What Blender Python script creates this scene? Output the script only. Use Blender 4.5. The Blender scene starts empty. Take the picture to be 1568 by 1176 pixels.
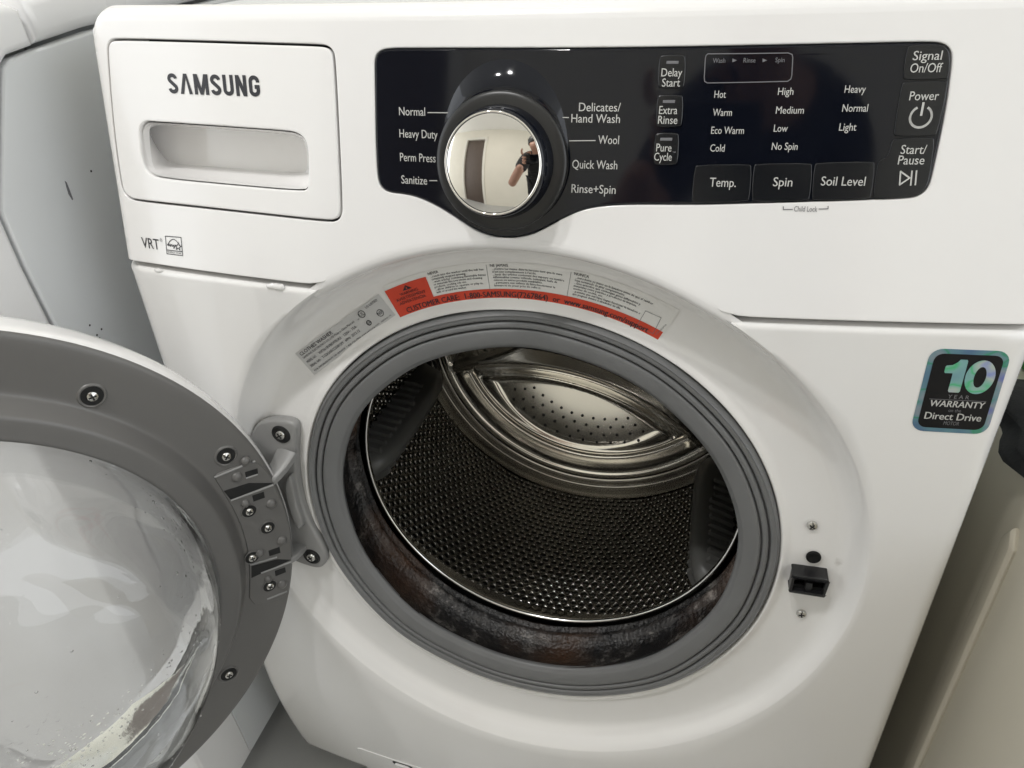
import bpy, bmesh, math, random
import numpy as np
from mathutils import Vector, Matrix

random.seed(7); np.random.seed(7)
C = bpy.context.scene.collection
SC = bpy.context.scene
H = 0.53                      # height of the drum axis above the floor; all numbers below are relative to that axis
PI = math.pi

# ------------------------------------------------------------------ camera, world, lamps, exposure
FPX = 1130.0
CAM = np.array([0.12684, -0.48374, 0.46731])
CR = np.array([0.96837708, 0.24657911, -0.03800766])
CU = np.array([-0.09928552, 0.52062797, 0.8479911])
CF = np.array([-0.22888474, 0.81740153, -0.52864592])
cd = bpy.data.cameras.new('camera'); cam = bpy.data.objects.new('camera', cd); C.objects.link(cam)
cd.sensor_width = 36.0; cd.lens = FPX / 1568.0 * 36.0; cd.clip_start = 0.01; cd.clip_end = 60
mw = Matrix.Identity(4)
for i in range(3):
    mw[i][0] = CR[i]; mw[i][1] = CU[i]; mw[i][2] = -CF[i]; mw[i][3] = CAM[i] + (H if i == 2 else 0)
cam.matrix_world = mw
SC.camera = cam

w = bpy.data.worlds.new('World'); SC.world = w; w.use_nodes = True
w.node_tree.nodes['Background'].inputs[0].default_value = (0.935, 0.97, 1.0, 1)
w.node_tree.nodes['Background'].inputs[1].default_value = 1.95
LAMPS = [(-0.21, -0.66, 1.75), (-0.56, -0.74, 1.75)]
LAMP_W = 7.4
SC.view_settings.view_transform = 'Standard'
SC.view_settings.look = 'None'
SC.view_settings.exposure = 0.15
SC.view_settings.gamma = 1.0
SC.cycles.use_denoising = True
SC.cycles.max_bounces = 12
SC.cycles.diffuse_bounces = 5
SC.cycles.glossy_bounces = 6
SC.cycles.transmission_bounces = 10
SC.cycles.transparent_max_bounces = 24
SC.cycles.caustics_reflective = False
SC.cycles.caustics_refractive = True
SC.cycles.sample_clamp_indirect = 6.0

# ------------------------------------------------------------------ pixel directions -> points on known surfaces
def ray(px):
    return (px[0] - 784) / FPX * CR + (588 - px[1]) / FPX * CU + CF
def hit(px, g):
    """first t where g(point) becomes positive"""
    d = ray(px); lo, hi = 0.05, 3.0
    for _ in range(50):
        m = (lo + hi) / 2
        if g(CAM + d * m) > 0: hi = m
        else: lo = m
    return CAM + d * lo
def on_x(px, x):
    d = ray(px); return CAM + d * ((x - CAM[0]) / d[0])

# control fascia: bowed in plan, leaning back
TILT = math.radians(12.5); ct, st = math.cos(TILT), math.sin(TILT); ZS = 0.2407
def bow(x): return -0.0322 + 0.2295 * x * x
def FN(x):
    v = Vector((0.459 * x, -1, st / ct)); return v.normalized()
def FP(x, s, d=0.0):
    n = FN(x); return (x + n.x * d, bow(x) + s * st + n.y * d, ZS + s * ct + n.z * d)
def fpx(px, d=0.0):
    """pixel -> (x, s) on the fascia raised by d"""
    P = hit(px, lambda P: (P[1] + d * ct - bow(P[0])) - (P[2] - d * st - ZS) * st / ct)
    n = FN(P[0]); x = P[0] - n.x * d; z = P[2] - n.z * d
    return (x, (z - ZS) / ct)

# lower front panel
EDGE = 0.341; ZB = -0.497
def Yp(x, z):
    y = bow(x)
    if z < -0.28: y += 0.022 * ((-0.28 - z) / 0.175) ** 1.6
    return y
def PP(x, z, d=0.0): return (x, Yp(x, z) - d, z)
def ppx(px):
    P = hit(px, lambda P: P[1] - Yp(P[0], P[2])); return (P[0], P[2])

# door opening: its axis leans back a little
AX = np.array([0, 0.99902561, -0.04413431]); E2 = np.array([0, 0.04413431, 0.99902561]); E1 = np.array([1.0, 0, 0])
def RP(r, th, h=0.0):
    return tuple(AX * h + r * (math.cos(th) * E1 + math.sin(th) * E2))
def rpx(px, h=0.0):
    d = ray(px); o = AX * h; t = ((o - CAM) @ AX) / (d @ AX); P = CAM + d * t - o
    return (math.hypot(P @ E1, P @ E2), math.atan2(P @ E2, P @ E1))

# open door
DC = np.array([-0.4057, -0.2375, 0.0027]); PHI = 0.8702
DN = np.array([math.sin(PHI), -math.cos(PHI), 0.0]); DA = np.array([math.cos(PHI), math.sin(PHI), 0.0]); DU = np.array([0, 0, 1.0])
def DP(u, v, h=0.0): return tuple(DC + u * DA + v * DU + h * DN)
def DL(r, th, h=0.0): return DP(r * math.cos(th), r * math.sin(th), h)
def dpx(px, h=0.0):
    d = ray(px); o = DC + DN * h; t = ((o - CAM) @ DN) / (d @ DN); P = CAM + d * t - o
    return (P @ DA, P @ DU)

# ------------------------------------------------------------------ materials
def mat(name, col, rough=0.4, metal=0.0, coat=0.0, var=0.0, vscale=30, rvar=0.0, rscale=12, bump=0.0, bscale=200, spec=0.5, emit=None, strength=1.0):
    m = bpy.data.materials.new(name); m.use_nodes = True
    nt = m.node_tree; b = nt.nodes['Principled BSDF']; L = nt.links
    b.inputs['Base Color'].default_value = (*col, 1); b.inputs['Roughness'].default_value = rough
    b.inputs['Metallic'].default_value = metal; b.inputs['Specular IOR Level'].default_value = spec
    if coat: b.inputs['Coat Weight'].default_value = coat; b.inputs['Coat Roughness'].default_value = 0.08
    tc = nt.nodes.new('ShaderNodeTexCoord')
    def noise(scale, detail=4):
        n = nt.nodes.new('ShaderNodeTexNoise'); n.inputs['Scale'].default_value = scale; n.inputs['Detail'].default_value = detail
        L.new(tc.outputs['Object'], n.inputs['Vector']); return n
    if var:
        n = noise(vscale); r = nt.nodes.new('ShaderNodeMapRange')
        r.inputs['From Min'].default_value = 0.15; r.inputs['From Max'].default_value = 0.85
        r.inputs['To Min'].default_value = 1 - var; r.inputs['To Max'].default_value = 1 + var * 0.3
        L.new(n.outputs['Fac'], r.inputs['Value'])
        x = nt.nodes.new('ShaderNodeVectorMath'); x.operation = 'SCALE'; x.inputs[0].default_value = col
        L.new(r.outputs['Result'], x.inputs['Scale']); L.new(x.outputs['Vector'], b.inputs['Base Color'])
    if rvar:
        n = noise(rscale, 3); r = nt.nodes.new('ShaderNodeMapRange')
        r.inputs['From Min'].default_value = 0.15; r.inputs['From Max'].default_value = 0.85
        r.inputs['To Min'].default_value = rough; r.inputs['To Max'].default_value = rough + rvar
        L.new(n.outputs['Fac'], r.inputs['Value']); L.new(r.outputs['Result'], b.inputs['Roughness'])
    if bump:
        n = noise(bscale, 3); bp = nt.nodes.new('ShaderNodeBump'); bp.inputs['Strength'].default_value = bump; bp.inputs['Distance'].default_value = 0.0006
        L.new(n.outputs['Fac'], bp.inputs['Height']); L.new(bp.outputs['Normal'], b.inputs['Normal'])
    if emit:
        b.inputs['Emission Color'].default_value = (*emit, 1); b.inputs['Emission Strength'].default_value = strength
    return m

M = {}
M['white'] = mat('white_enamel', (0.80, 0.79, 0.775), 0.07, coat=0.4, var=0.03, vscale=9, rvar=0.07, rscale=6, bump=0.02, bscale=45)
M['fascia'] = mat('white_plastic', (0.82, 0.81, 0.80), 0.13, coat=0.3, var=0.025, vscale=8, rvar=0.08, rscale=6, bump=0.015, bscale=80)
M['side'] = mat('painted_steel', (0.70, 0.715, 0.72), 0.36, var=0.05, vscale=7, rvar=0.1, bump=0.06, bscale=420)
M['nwhite'] = mat('neighbour_plastic', (0.80, 0.795, 0.79), 0.25, var=0.04, vscale=10, rvar=0.12)
M['beige'] = mat('cabinet_paint', (0.52, 0.485, 0.40), 0.34, var=0.06, vscale=6, rvar=0.15, bump=0.03, bscale=120)
M['black'] = mat('gloss_black', (0.004, 0.005, 0.009), 0.045, rvar=0.05, rscale=40, spec=0.42)
M['button'] = mat('button_black', (0.008, 0.009, 0.011), 0.16, rvar=0.1, rscale=30)
M['ringblack'] = mat('satin_black', (0.018, 0.018, 0.018), 0.28, rvar=0.1)
M['chrome'] = mat('chrome', (0.86, 0.83, 0.78), 0.035, metal=1.0)
M['legend'] = mat('legend_print', (0.50, 0.50, 0.48), 0.5)
M['ink'] = mat('dark_ink', (0.018, 0.018, 0.024), 0.35)
M['greyink'] = mat('grey_ink', (0.16, 0.16, 0.17), 0.5)
M['dark'] = mat('dark_gap', (0.006, 0.006, 0.006), 0.7)
M['gasket'] = mat('grey_rubber', (0.158, 0.160, 0.161), 0.42, var=0.14, vscale=25, rvar=0.15, bump=0.08, bscale=150)
M['steel'] = mat('brushed_steel', (0.50, 0.485, 0.45), 0.17, metal=1.0, rvar=0.04, rscale=30)
M['drum'] = mat('drum_steel', (0.25, 0.242, 0.225), 0.14, metal=1.0, rvar=0.03, rscale=20)
M['plate'] = mat('rear_steel', (0.90, 0.87, 0.81), 0.13, metal=1.0, rvar=0.03, rscale=30)
M['bead'] = mat('bead_steel', (0.42, 0.405, 0.375), 0.16, metal=1.0)
M['lip'] = mat('polished_steel', (0.80, 0.79, 0.77), 0.14, metal=1.0)
M['baffle'] = mat('baffle_plastic', (0.15, 0.15, 0.142), 0.34, rvar=0.1)
M['frame'] = mat('door_frame_grey', (0.135, 0.131, 0.125), 0.36, var=0.05, vscale=14, bump=0.05, bscale=500)
M['hinge'] = mat('cast_grey', (0.27, 0.268, 0.262), 0.34, var=0.06, vscale=30, bump=0.06, bscale=300)
M['screw'] = mat('screw_steel', (0.62, 0.61, 0.58), 0.22, metal=1.0)
M['latch'] = mat('latch_black', (0.012, 0.012, 0.013), 0.3, rvar=0.1)
M['rubber'] = mat('plug_rubber', (0.008, 0.008, 0.008), 0.7, spec=0.2)
M['red'] = mat('label_red', (0.62, 0.055, 0.022), 0.4)
M['label'] = mat('label_white', (0.76, 0.755, 0.73), 0.35)
M['silver'] = mat('label_silver', (0.55, 0.55, 0.545), 0.4, var=0.05)
M['skin'] = mat('skin', (0.42, 0.235, 0.17), 0.5, var=0.1, vscale=20)
M['shirt'] = mat('black_cotton', (0.012, 0.012, 0.014), 0.9, bump=0.3, bscale=300)
M['wall'] = mat('room_paint', (0.72, 0.69, 0.61), 0.8, var=0.06, vscale=3)
M['ceil'] = mat('ceiling_paint', (0.84, 0.83, 0.80), 0.85, var=0.03, vscale=4)
M['floor'] = mat('floor_vinyl', (0.42, 0.42, 0.41), 0.35, var=0.12, vscale=5, rvar=0.1)
M['trim'] = mat('door_trim', (0.70, 0.68, 0.62), 0.4, var=0.03)
M['doorwood'] = mat('dark_door', (0.10, 0.075, 0.062), 0.45, var=0.15, vscale=8)
M['cloth'] = mat('black_fleece', (0.014, 0.015, 0.016), 0.95, var=0.5, vscale=120, bump=1.0, bscale=500)
M['green'] = mat('green_plastic', (0.01, 0.22, 0.03), 0.35, var=0.1)
M['lampglow'] = mat('lamp_glow', (1, 1, 1), 0.5, emit=(1.0, 0.95, 0.88), strength=22.0)
M['blackware'] = mat('black_glaze', (0.012, 0.010, 0.014), 0.2)

def spots(m, base, pts):
    """small dirt marks of their own shape at given places (object coordinates)"""
    nt = m.node_tree; L = nt.links; b = nt.nodes['Principled BSDF']; tc = nt.nodes.new('ShaderNodeTexCoord')
    src = b.inputs['Base Color'].links[0].from_socket
    n = nt.nodes.new('ShaderNodeTexNoise'); n.inputs['Scale'].default_value = 110; n.inputs['Detail'].default_value = 8; L.new(tc.outputs['Object'], n.inputs['Vector'])
    for p, r, col, k in pts:
        d = nt.nodes.new('ShaderNodeVectorMath'); d.operation = 'DISTANCE'; d.inputs[1].default_value = [p[i] - base[i] for i in range(3)]; L.new(tc.outputs['Object'], d.inputs[0])
        g = nt.nodes.new('ShaderNodeMapRange'); g.inputs['From Min'].default_value = 0; g.inputs['From Max'].default_value = r; g.inputs['To Min'].default_value = 0.62; g.inputs['To Max'].default_value = 0; L.new(d.outputs['Value'], g.inputs['Value'])
        s = nt.nodes.new('ShaderNodeMath'); s.operation = 'ADD'; L.new(g.outputs['Result'], s.inputs[0]); L.new(n.outputs['Fac'], s.inputs[1])
        t = nt.nodes.new('ShaderNodeMapRange'); t.inputs['From Min'].default_value = 0.82; t.inputs['From Max'].default_value = 1.05; t.inputs['To Max'].default_value = k; L.new(s.outputs[0], t.inputs['Value'])
        mx = nt.nodes.new('ShaderNodeMix'); mx.data_type = 'RGBA'; mx.inputs['B'].default_value = (*col, 1); L.new(t.outputs['Result'], mx.inputs['Factor']); L.new(src, mx.inputs['A']); src = mx.outputs['Result']
    L.new(src, b.inputs['Base Color'])
def stain_mat(name='stained_rubber', lift=0.62, brown=0.38):
    m = bpy.data.materials.new(name); m.use_nodes = True; nt = m.node_tree; L = nt.links; b = nt.nodes['Principled BSDF']
    tc = nt.nodes.new('ShaderNodeTexCoord')
    n1 = nt.nodes.new('ShaderNodeTexNoise'); n1.inputs['Scale'].default_value = 26; n1.inputs['Detail'].default_value = 12; n1.inputs['Roughness'].default_value = 0.78
    n2 = nt.nodes.new('ShaderNodeTexNoise'); n2.inputs['Scale'].default_value = 9; n2.inputs['Detail'].default_value = 5
    n3 = nt.nodes.new('ShaderNodeTexNoise'); n3.inputs['Scale'].default_value = 260; n3.inputs['Detail'].default_value = 5
    for n in (n1, n2, n3): L.new(tc.outputs['Object'], n.inputs['Vector'])
    r1 = nt.nodes.new('ShaderNodeValToRGB'); e = r1.color_ramp.elements
    e[0].position = 0.40; e[0].color = (0.007, 0.007, 0.008, 1); e[1].position = 0.70; e[1].color = (0.30 * lift, 0.28 * lift, 0.26 * lift, 1)
    k = r1.color_ramp.elements.new(0.55); k.color = (0.034 * lift, 0.032 * lift, 0.031 * lift, 1)
    r2 = nt.nodes.new('ShaderNodeValToRGB'); e = r2.color_ramp.elements
    e[0].position = 0.48; e[0].color = (0, 0, 0, 1); e[1].position = 0.70; e[1].color = (1, 1, 1, 1)
    mx = nt.nodes.new('ShaderNodeMix'); mx.data_type = 'RGBA'; mx.inputs['B'].default_value = (0.13, 0.062, 0.03, 1)
    sc = nt.nodes.new('ShaderNodeMath'); sc.operation = 'MULTIPLY'; sc.inputs[1].default_value = brown
    L.new(n1.outputs['Fac'], r1.inputs['Fac']); L.new(n2.outputs['Fac'], r2.inputs['Fac'])
    L.new(r2.outputs['Color'], sc.inputs[0]); L.new(sc.outputs[0], mx.inputs['Factor']); L.new(r1.outputs['Color'], mx.inputs['A'])
    L.new(mx.outputs['Result'], b.inputs['Base Color']); b.inputs['Roughness'].default_value = 0.24
    bp = nt.nodes.new('ShaderNodeBump'); bp.inputs['Strength'].default_value = 1.0; bp.inputs['Distance'].default_value = 0.0022
    L.new(n3.outputs['Fac'], bp.inputs['Height']); L.new(bp.outputs['Normal'], b.inputs['Normal'])
    return m
M['stain'] = stain_mat()
M['crust'] = stain_mat('crusted_rubber', 1.6, 0.5)
M['streakmirror'] = mat('streak_mirror', (0.96, 0.96, 0.96), 0.12, metal=1.0, bump=0.35, bscale=110)  # mirror metal, stands in for the bright light streak inside the bowl
M['field'] = mat('sticker_black', (0.004, 0.004, 0.006), 0.3, spec=0.25)

def holo_mat(name='holographic_foil', k_=(1, 1, 1)):
    m = bpy.data.materials.new(name); m.use_nodes = True; nt = m.node_tree; L = nt.links; b = nt.nodes['Principled BSDF']
    tc = nt.nodes.new('ShaderNodeTexCoord'); mp = nt.nodes.new('ShaderNodeMapping'); mp.inputs['Scale'].default_value = (34, 34, 46)
    n = nt.nodes.new('ShaderNodeTexNoise'); n.inputs['Scale'].default_value = 1.0; n.inputs['Detail'].default_value = 2
    L.new(tc.outputs['Object'], mp.inputs['Vector']); L.new(mp.outputs['Vector'], n.inputs['Vector'])
    r = nt.nodes.new('ShaderNodeValToRGB'); els = r.color_ramp.elements
    els[0].position = 0.25; els[0].color = (0.20, 0.25, 0.42, 1); els[1].position = 0.80; els[1].color = (0.60, 0.50, 0.50, 1)
    for p, c in ((0.38, (0.26, 0.34, 0.44, 1)), (0.49, (0.30, 0.42, 0.46, 1)), (0.535, (0.12, 0.46, 0.24, 1)), (0.57, (0.36, 0.46, 0.46, 1)), (0.64, (0.62, 0.50, 0.52, 1)), (0.70, (0.34, 0.28, 0.68, 1))):
        k = els.new(p); k.color = c
    for e in els: e.color = (e.color[0] * k_[0], e.color[1] * k_[1], e.color[2] * k_[2], 1)
    L.new(n.outputs['Fac'], r.inputs['Fac']); L.new(r.outputs['Color'], b.inputs['Base Color'])
    b.inputs['Metallic'].default_value = 0.45; b.inputs['Roughness'].default_value = 0.3
    return m
M['holo'] = holo_mat('holographic_border', (0.42, 0.62, 0.72)); M['holonum'] = holo_mat('holographic_numeral', (0.72, 1.05, 0.95))

def glass_mat():
    """clear glass, gently wavy, beaded with drops"""
    m = bpy.data.materials.new('wet_bowl_glass'); m.use_nodes = True; nt = m.node_tree; L = nt.links
    b = nt.nodes['Principled BSDF']; b.inputs['Base Color'].default_value = (0.97, 0.985, 0.98, 1)
    b.inputs['Transmission Weight'].default_value = 1.0; b.inputs['IOR'].default_value = 1.47; b.inputs['Roughness'].default_value = 0.0
    tc = nt.nodes.new('ShaderNodeTexCoord')
    def noise(s, d):
        n = nt.nodes.new('ShaderNodeTexNoise'); n.inputs['Scale'].default_value = s; n.inputs['Detail'].default_value = d; L.new(tc.outputs['Object'], n.inputs['Vector']); return n
    wv = noise(9, 1); msk = noise(6, 3)
    vo = nt.nodes.new('ShaderNodeTexVoronoi'); vo.inputs['Scale'].default_value = 210; L.new(tc.outputs['Object'], vo.inputs['Vector'])
    # each cell's own drop size, grown where the fogging mask is high
    sz = nt.nodes.new('ShaderNodeSeparateColor'); L.new(vo.outputs['Color'], sz.inputs[0])
    mr = nt.nodes.new('ShaderNodeMapRange'); mr.inputs['From Min'].default_value = 0.46; mr.inputs['From Max'].default_value = 0.64; mr.inputs['To Max'].default_value = 0.52; L.new(msk.outputs['Fac'], mr.inputs['Value'])
    mu = nt.nodes.new('ShaderNodeMath'); mu.operation = 'MULTIPLY'; L.new(sz.outputs[0], mu.inputs[0]); L.new(mr.outputs['Result'], mu.inputs[1])
    sb = nt.nodes.new('ShaderNodeMath'); sb.operation = 'SUBTRACT'; L.new(mu.outputs[0], sb.inputs[0]); L.new(vo.outputs['Distance'], sb.inputs[1])
    mxm = nt.nodes.new('ShaderNodeMath'); mxm.operation = 'MAXIMUM'; mxm.inputs[1].default_value = 0.0; L.new(sb.outputs[0], mxm.inputs[0])
    b1 = nt.nodes.new('ShaderNodeBump'); b1.inputs['Strength'].default_value = 0.8; b1.inputs['Distance'].default_value = 0.0008; L.new(mxm.outputs[0], b1.inputs['Height'])
    b2 = nt.nodes.new('ShaderNodeBump'); b2.inputs['Strength'].default_value = 0.9; b2.inputs['Distance'].default_value = 0.02; L.new(wv.outputs['Fac'], b2.inputs['Height']); L.new(b1.outputs['Normal'], b2.inputs['Normal'])
    L.new(b2.outputs['Normal'], b.inputs['Normal'])
    return m
M['glass'] = glass_mat()
def window_mat():
    """pale frosted outer window: lets light through from behind"""
    m = bpy.data.materials.new('frosted_window'); m.use_nodes = True; nt = m.node_tree; L = nt.links
    nt.nodes.remove(nt.nodes['Principled BSDF']); out = nt.nodes['Material Output']
    tc = nt.nodes.new('ShaderNodeTexCoord'); n = nt.nodes.new('ShaderNodeTexNoise'); n.inputs['Scale'].default_value = 7; L.new(tc.outputs['Object'], n.inputs['Vector'])
    r = nt.nodes.new('ShaderNodeValToRGB'); r.color_ramp.elements[0].position = 0.3; r.color_ramp.elements[0].color = (0.78, 0.745, 0.735, 1); r.color_ramp.elements[1].position = 0.7; r.color_ramp.elements[1].color = (0.90, 0.87, 0.86, 1)
    L.new(n.outputs['Fac'], r.inputs['Fac'])
    d = nt.nodes.new('ShaderNodeBsdfDiffuse'); t = nt.nodes.new('ShaderNodeBsdfTranslucent'); mx = nt.nodes.new('ShaderNodeMixShader'); mx.inputs[0].default_value = 0.55
    for x in (d, t): L.new(r.outputs['Color'], x.inputs['Color'])
    L.new(d.outputs[0], mx.inputs[1]); L.new(t.outputs[0], mx.inputs[2])
    tp = nt.nodes.new('ShaderNodeBsdfTransparent'); tp.inputs['Color'].default_value = (0.97, 0.96, 0.955, 1); m3 = nt.nodes.new('ShaderNodeMixShader'); m3.inputs[0].default_value = 0.5
    L.new(mx.outputs[0], m3.inputs[1]); L.new(tp.outputs[0], m3.inputs[2]); L.new(m3.outputs[0], out.inputs['Surface'])
    return m
M['backing'] = window_mat()

# ------------------------------------------------------------------ object helpers
ROOT = {}
def thing(name, label, cat, loc, group=None):
    o = bpy.data.objects.new(name, None); C.objects.link(o); o.empty_display_size = 0.05
    o.location = (loc[0], loc[1], loc[2] + H); ROOT[o.name] = np.array(loc, float)
    o['label'] = label; o['category'] = cat
    if group: o['group'] = group
    return o
def tag(o, label, cat, group=None):
    o['label'] = label; o['category'] = cat
    if group: o['group'] = group
    return o
def link(name, me, parent=None, smooth=35, label=None, loc=None, kind=None):
    """me holds coordinates in the axis frame; they are moved into the thing's own frame"""
    o = bpy.data.objects.new(name, me); C.objects.link(o)
    if parent is not None:
        base = ROOT[parent.name]; o.parent = parent
    else:
        base = np.array(loc if loc is not None else (0, 0, 0), float); o.location = (base[0], base[1], base[2] + H)
    ROOT[o.name] = base
    n = len(me.vertices); co = np.empty(n * 3); me.vertices.foreach_get('co', co)
    co = (co.reshape(-1, 3) - base).ravel(); me.vertices.foreach_set('co', co)
    if smooth is not None:
        me.polygons.foreach_set('use_smooth', [True] * len(me.polygons)); me.set_sharp_from_angle(angle=math.radians(smooth))
    me.update()
    if label: o['label'] = label
    if kind: o['kind'] = kind
    return o
def mk(name, verts, faces, m, parent=None, smooth=35, fix=True, mats=None, fmat=None, **k):
    me = bpy.data.meshes.new(name); me.from_pydata([tuple(map(float, v)) for v in verts], [], faces)
    me.materials.append(m if isinstance(m, bpy.types.Material) else M[m])
    for x in (mats or []): me.materials.append(M[x])
    if fmat is not None: me.polygons.foreach_set('material_index', fmat)
    if fix:
        bm = bmesh.new(); bm.from_mesh(me); bmesh.ops.remove_doubles(bm, verts=bm.verts, dist=1e-6)
        bmesh.ops.recalc_face_normals(bm, faces=bm.faces); bm.to_mesh(me); bm.free()
    return link(name, me, parent, smooth, **k)
def frombm(name, bm, m, parent=None, smooth=35, **k):
    me = bpy.data.meshes.new(name); bm.to_mesh(me); bm.free(); me.materials.append(M[m])
    return link(name, me, parent, smooth, **k)

def lathe(prof, P, n=128, th0=0.0, th1=2 * PI, closed_prof=False):
    full = abs(th1 - th0 - 2 * PI) < 1e-6
    cols = n if full else n + 1
    V = []; F = []
    for j in range(cols):
        th = th0 + (th1 - th0) * j / n
        for (r, h) in prof: V.append(P(r, th, h))
    k = len(prof)
    for j in range(n):
        a = j * k; b = ((j + 1) % cols) * k
        for i in range(k - 1 + (1 if closed_prof else 0)):
            i2 = (i + 1) % k
            F.append((a + i, b + i, b + i2, a + i2))
    return V, F
def smooth_prof(p, it=2):
    for _ in range(it):
        q = [p[0]]
        for a, b in zip(p[:-1], p[1:]):
            q += [(0.75 * a[0] + 0.25 * b[0], 0.75 * a[1] + 0.25 * b[1]), (0.25 * a[0] + 0.75 * b[0], 0.25 * a[1] + 0.75 * b[1])]
        q.append(p[-1]); p = q
    return p
def chaikin(p, it=2):
    for _ in range(it):
        q = []
        for a, b in zip(p, p[1:] + p[:1]):
            q += [(0.75 * a[0] + 0.25 * b[0], 0.75 * a[1] + 0.25 * b[1]), (0.25 * a[0] + 0.75 * b[0], 0.25 * a[1] + 0.75 * b[1])]
        p = q
    return p
def rrect(x0, y0, x1, y1, r, n=6):
    p = []
    for cx, cy, a in ((x1 - r, y1 - r, 0), (x0 + r, y1 - r, 90), (x0 + r, y0 + r, 180), (x1 - r, y0 + r, 270)):
        for i in range(n + 1):
            t = math.radians(a + 90 * i / n); p.append((cx + r * math.cos(t), cy + r * math.sin(t)))
    return p
def flat_mesh(loops, extrude=0.0, bevel=0.0, res=2):
    cu = bpy.data.curves.new('c', 'CURVE'); cu.dimensions = '2D'; cu.fill_mode = 'BOTH'
    cu.extrude = max(extrude, 0); cu.bevel_depth = bevel; cu.bevel_resolution = res; cu.offset = -bevel
    for lp in loops:
        s = cu.splines.new('POLY'); s.points.add(len(lp) - 1); s.use_cyclic_u = True
        for p, (x, y) in zip(s.points, lp): p.co = (x, y, 0, 1)
    o = bpy.data.objects.new('c', cu); C.objects.link(o)
    dg = bpy.context.evaluated_depsgraph_get(); me = bpy.data.meshes.new_from_object(o.evaluated_get(dg))
    bpy.data.objects.remove(o); bpy.data.curves.remove(cu)
    return me
def slab(name, loops, d0, d1, P, m, parent, bevel=0.0008, cx=None, cy=None, smooth=30, post=None, weighted=True, **k):
    """plate between offsets d1 (back) and d0 (front) over a 2D outline, laid on the surface P(u, v, d)"""
    t = (d0 - d1) / 2
    me = flat_mesh(loops, max(t - bevel, 1e-5), bevel)
    bm = bmesh.new(); bm.from_mesh(me); bpy.data.meshes.remove(me)
    bmesh.ops.remove_doubles(bm, verts=bm.verts, dist=1e-7)
    bmesh.ops.triangulate(bm, faces=bm.faces)
    for ax, cuts in ((0, cx), (1, cy)):
        for c in (cuts or []):
            no = (1, 0, 0) if ax == 0 else (0, 1, 0); co = (c, 0, 0) if ax == 0 else (0, c, 0)
            bmesh.ops.bisect_plane(bm, geom=bm.verts[:] + bm.edges[:] + bm.faces[:], plane_co=co, plane_no=no, dist=1e-7)
    mid = (d0 + d1) / 2
    for v in bm.verts:
        u, vv, z = v.co; d = mid + z
        if post: u, vv, d = post(u, vv, d)
        v.co = P(u, vv, d)
    bmesh.ops.recalc_face_normals(bm, faces=bm.faces)
    o = frombm(name, bm, m, parent, smooth, **k)
    if weighted:
        wn = o.modifiers.new('wn', 'WEIGHTED_NORMAL'); wn.weight = 100; wn.keep_sharp = True
    return o
def boxv(bm, P, u0, u1, v0, v1, d0, d1):
    vs = [bm.verts.new(P(u, v, d)) for d in (d0, d1) for (u, v) in ((u0, v0), (u1, v0), (u1, v1), (u0, v1))]
    for f in ((0, 1, 2, 3), (4, 5, 6, 7), (0, 1, 5, 4), (1, 2, 6, 5), (2, 3, 7, 6), (3, 0, 4, 7)): bm.faces.new([vs[i] for i in f])
    return vs
def box(name, x0, x1, y0, y1, z0, z1, m, parent=None, bevel=0.004, seg=3, **k):
    bm = bmesh.new(); bmesh.ops.create_cube(bm, size=1)
    for v in bm.verts:
        v.co = ((x0 + x1) / 2 + v.co.x * (x1 - x0), (y0 + y1) / 2 + v.co.y * (y1 - y0), (z0 + z1) / 2 + v.co.z * (z1 - z0))
    if bevel: bmesh.ops.bevel(bm, geom=bm.edges[:], offset=bevel, segments=seg, affect='EDGES', profile=0.5)
    return frombm(name, bm, m, parent, **k)
def tube(bm, pts, r, n=10, taper=None):
    pts = [Vector(p) for p in pts]; rings = []
    for i, p in enumerate(pts):
        a = pts[max(i - 1, 0)]; b = pts[min(i + 1, len(pts) - 1)]; t = (b - a).normalized()
        up = Vector((0, 0, 1)) if abs(t.z) < 0.9 else Vector((1, 0, 0))
        s = t.cross(up).normalized(); q = s.cross(t)
        rr = r if taper is None else taper[i]
        rings.append([bm.verts.new(p + (s * math.cos(2 * PI * j / n) + q * math.sin(2 * PI * j / n)) * rr) for j in range(n)])
    for a, b in zip(rings[:-1], rings[1:]):
        for j in range(n): bm.faces.new((a[j], a[(j + 1) % n], b[(j + 1) % n], b[j]))
    bm.faces.new(rings[0][::-1]); bm.faces.new(rings[-1])

def ribbon(pl, wd):
    """constant-width stroke along a polyline, mitred"""
    V = []; F = []; n = len(pl)
    for i, p in enumerate(pl):
        a, b = pl[max(i - 1, 0)], pl[min(i + 1, n - 1)]; dx, dy = b[0] - a[0], b[1] - a[1]; L = math.hypot(dx, dy) or 1e-9
        V += [(p[0] - dy / L * wd / 2, p[1] + dx / L * wd / 2), (p[0] + dy / L * wd / 2, p[1] - dx / L * wd / 2)]
    F = [(2 * i, 2 * i + 1, 2 * i + 3, 2 * i + 2) for i in range(n - 1)]
    return V, F
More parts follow.
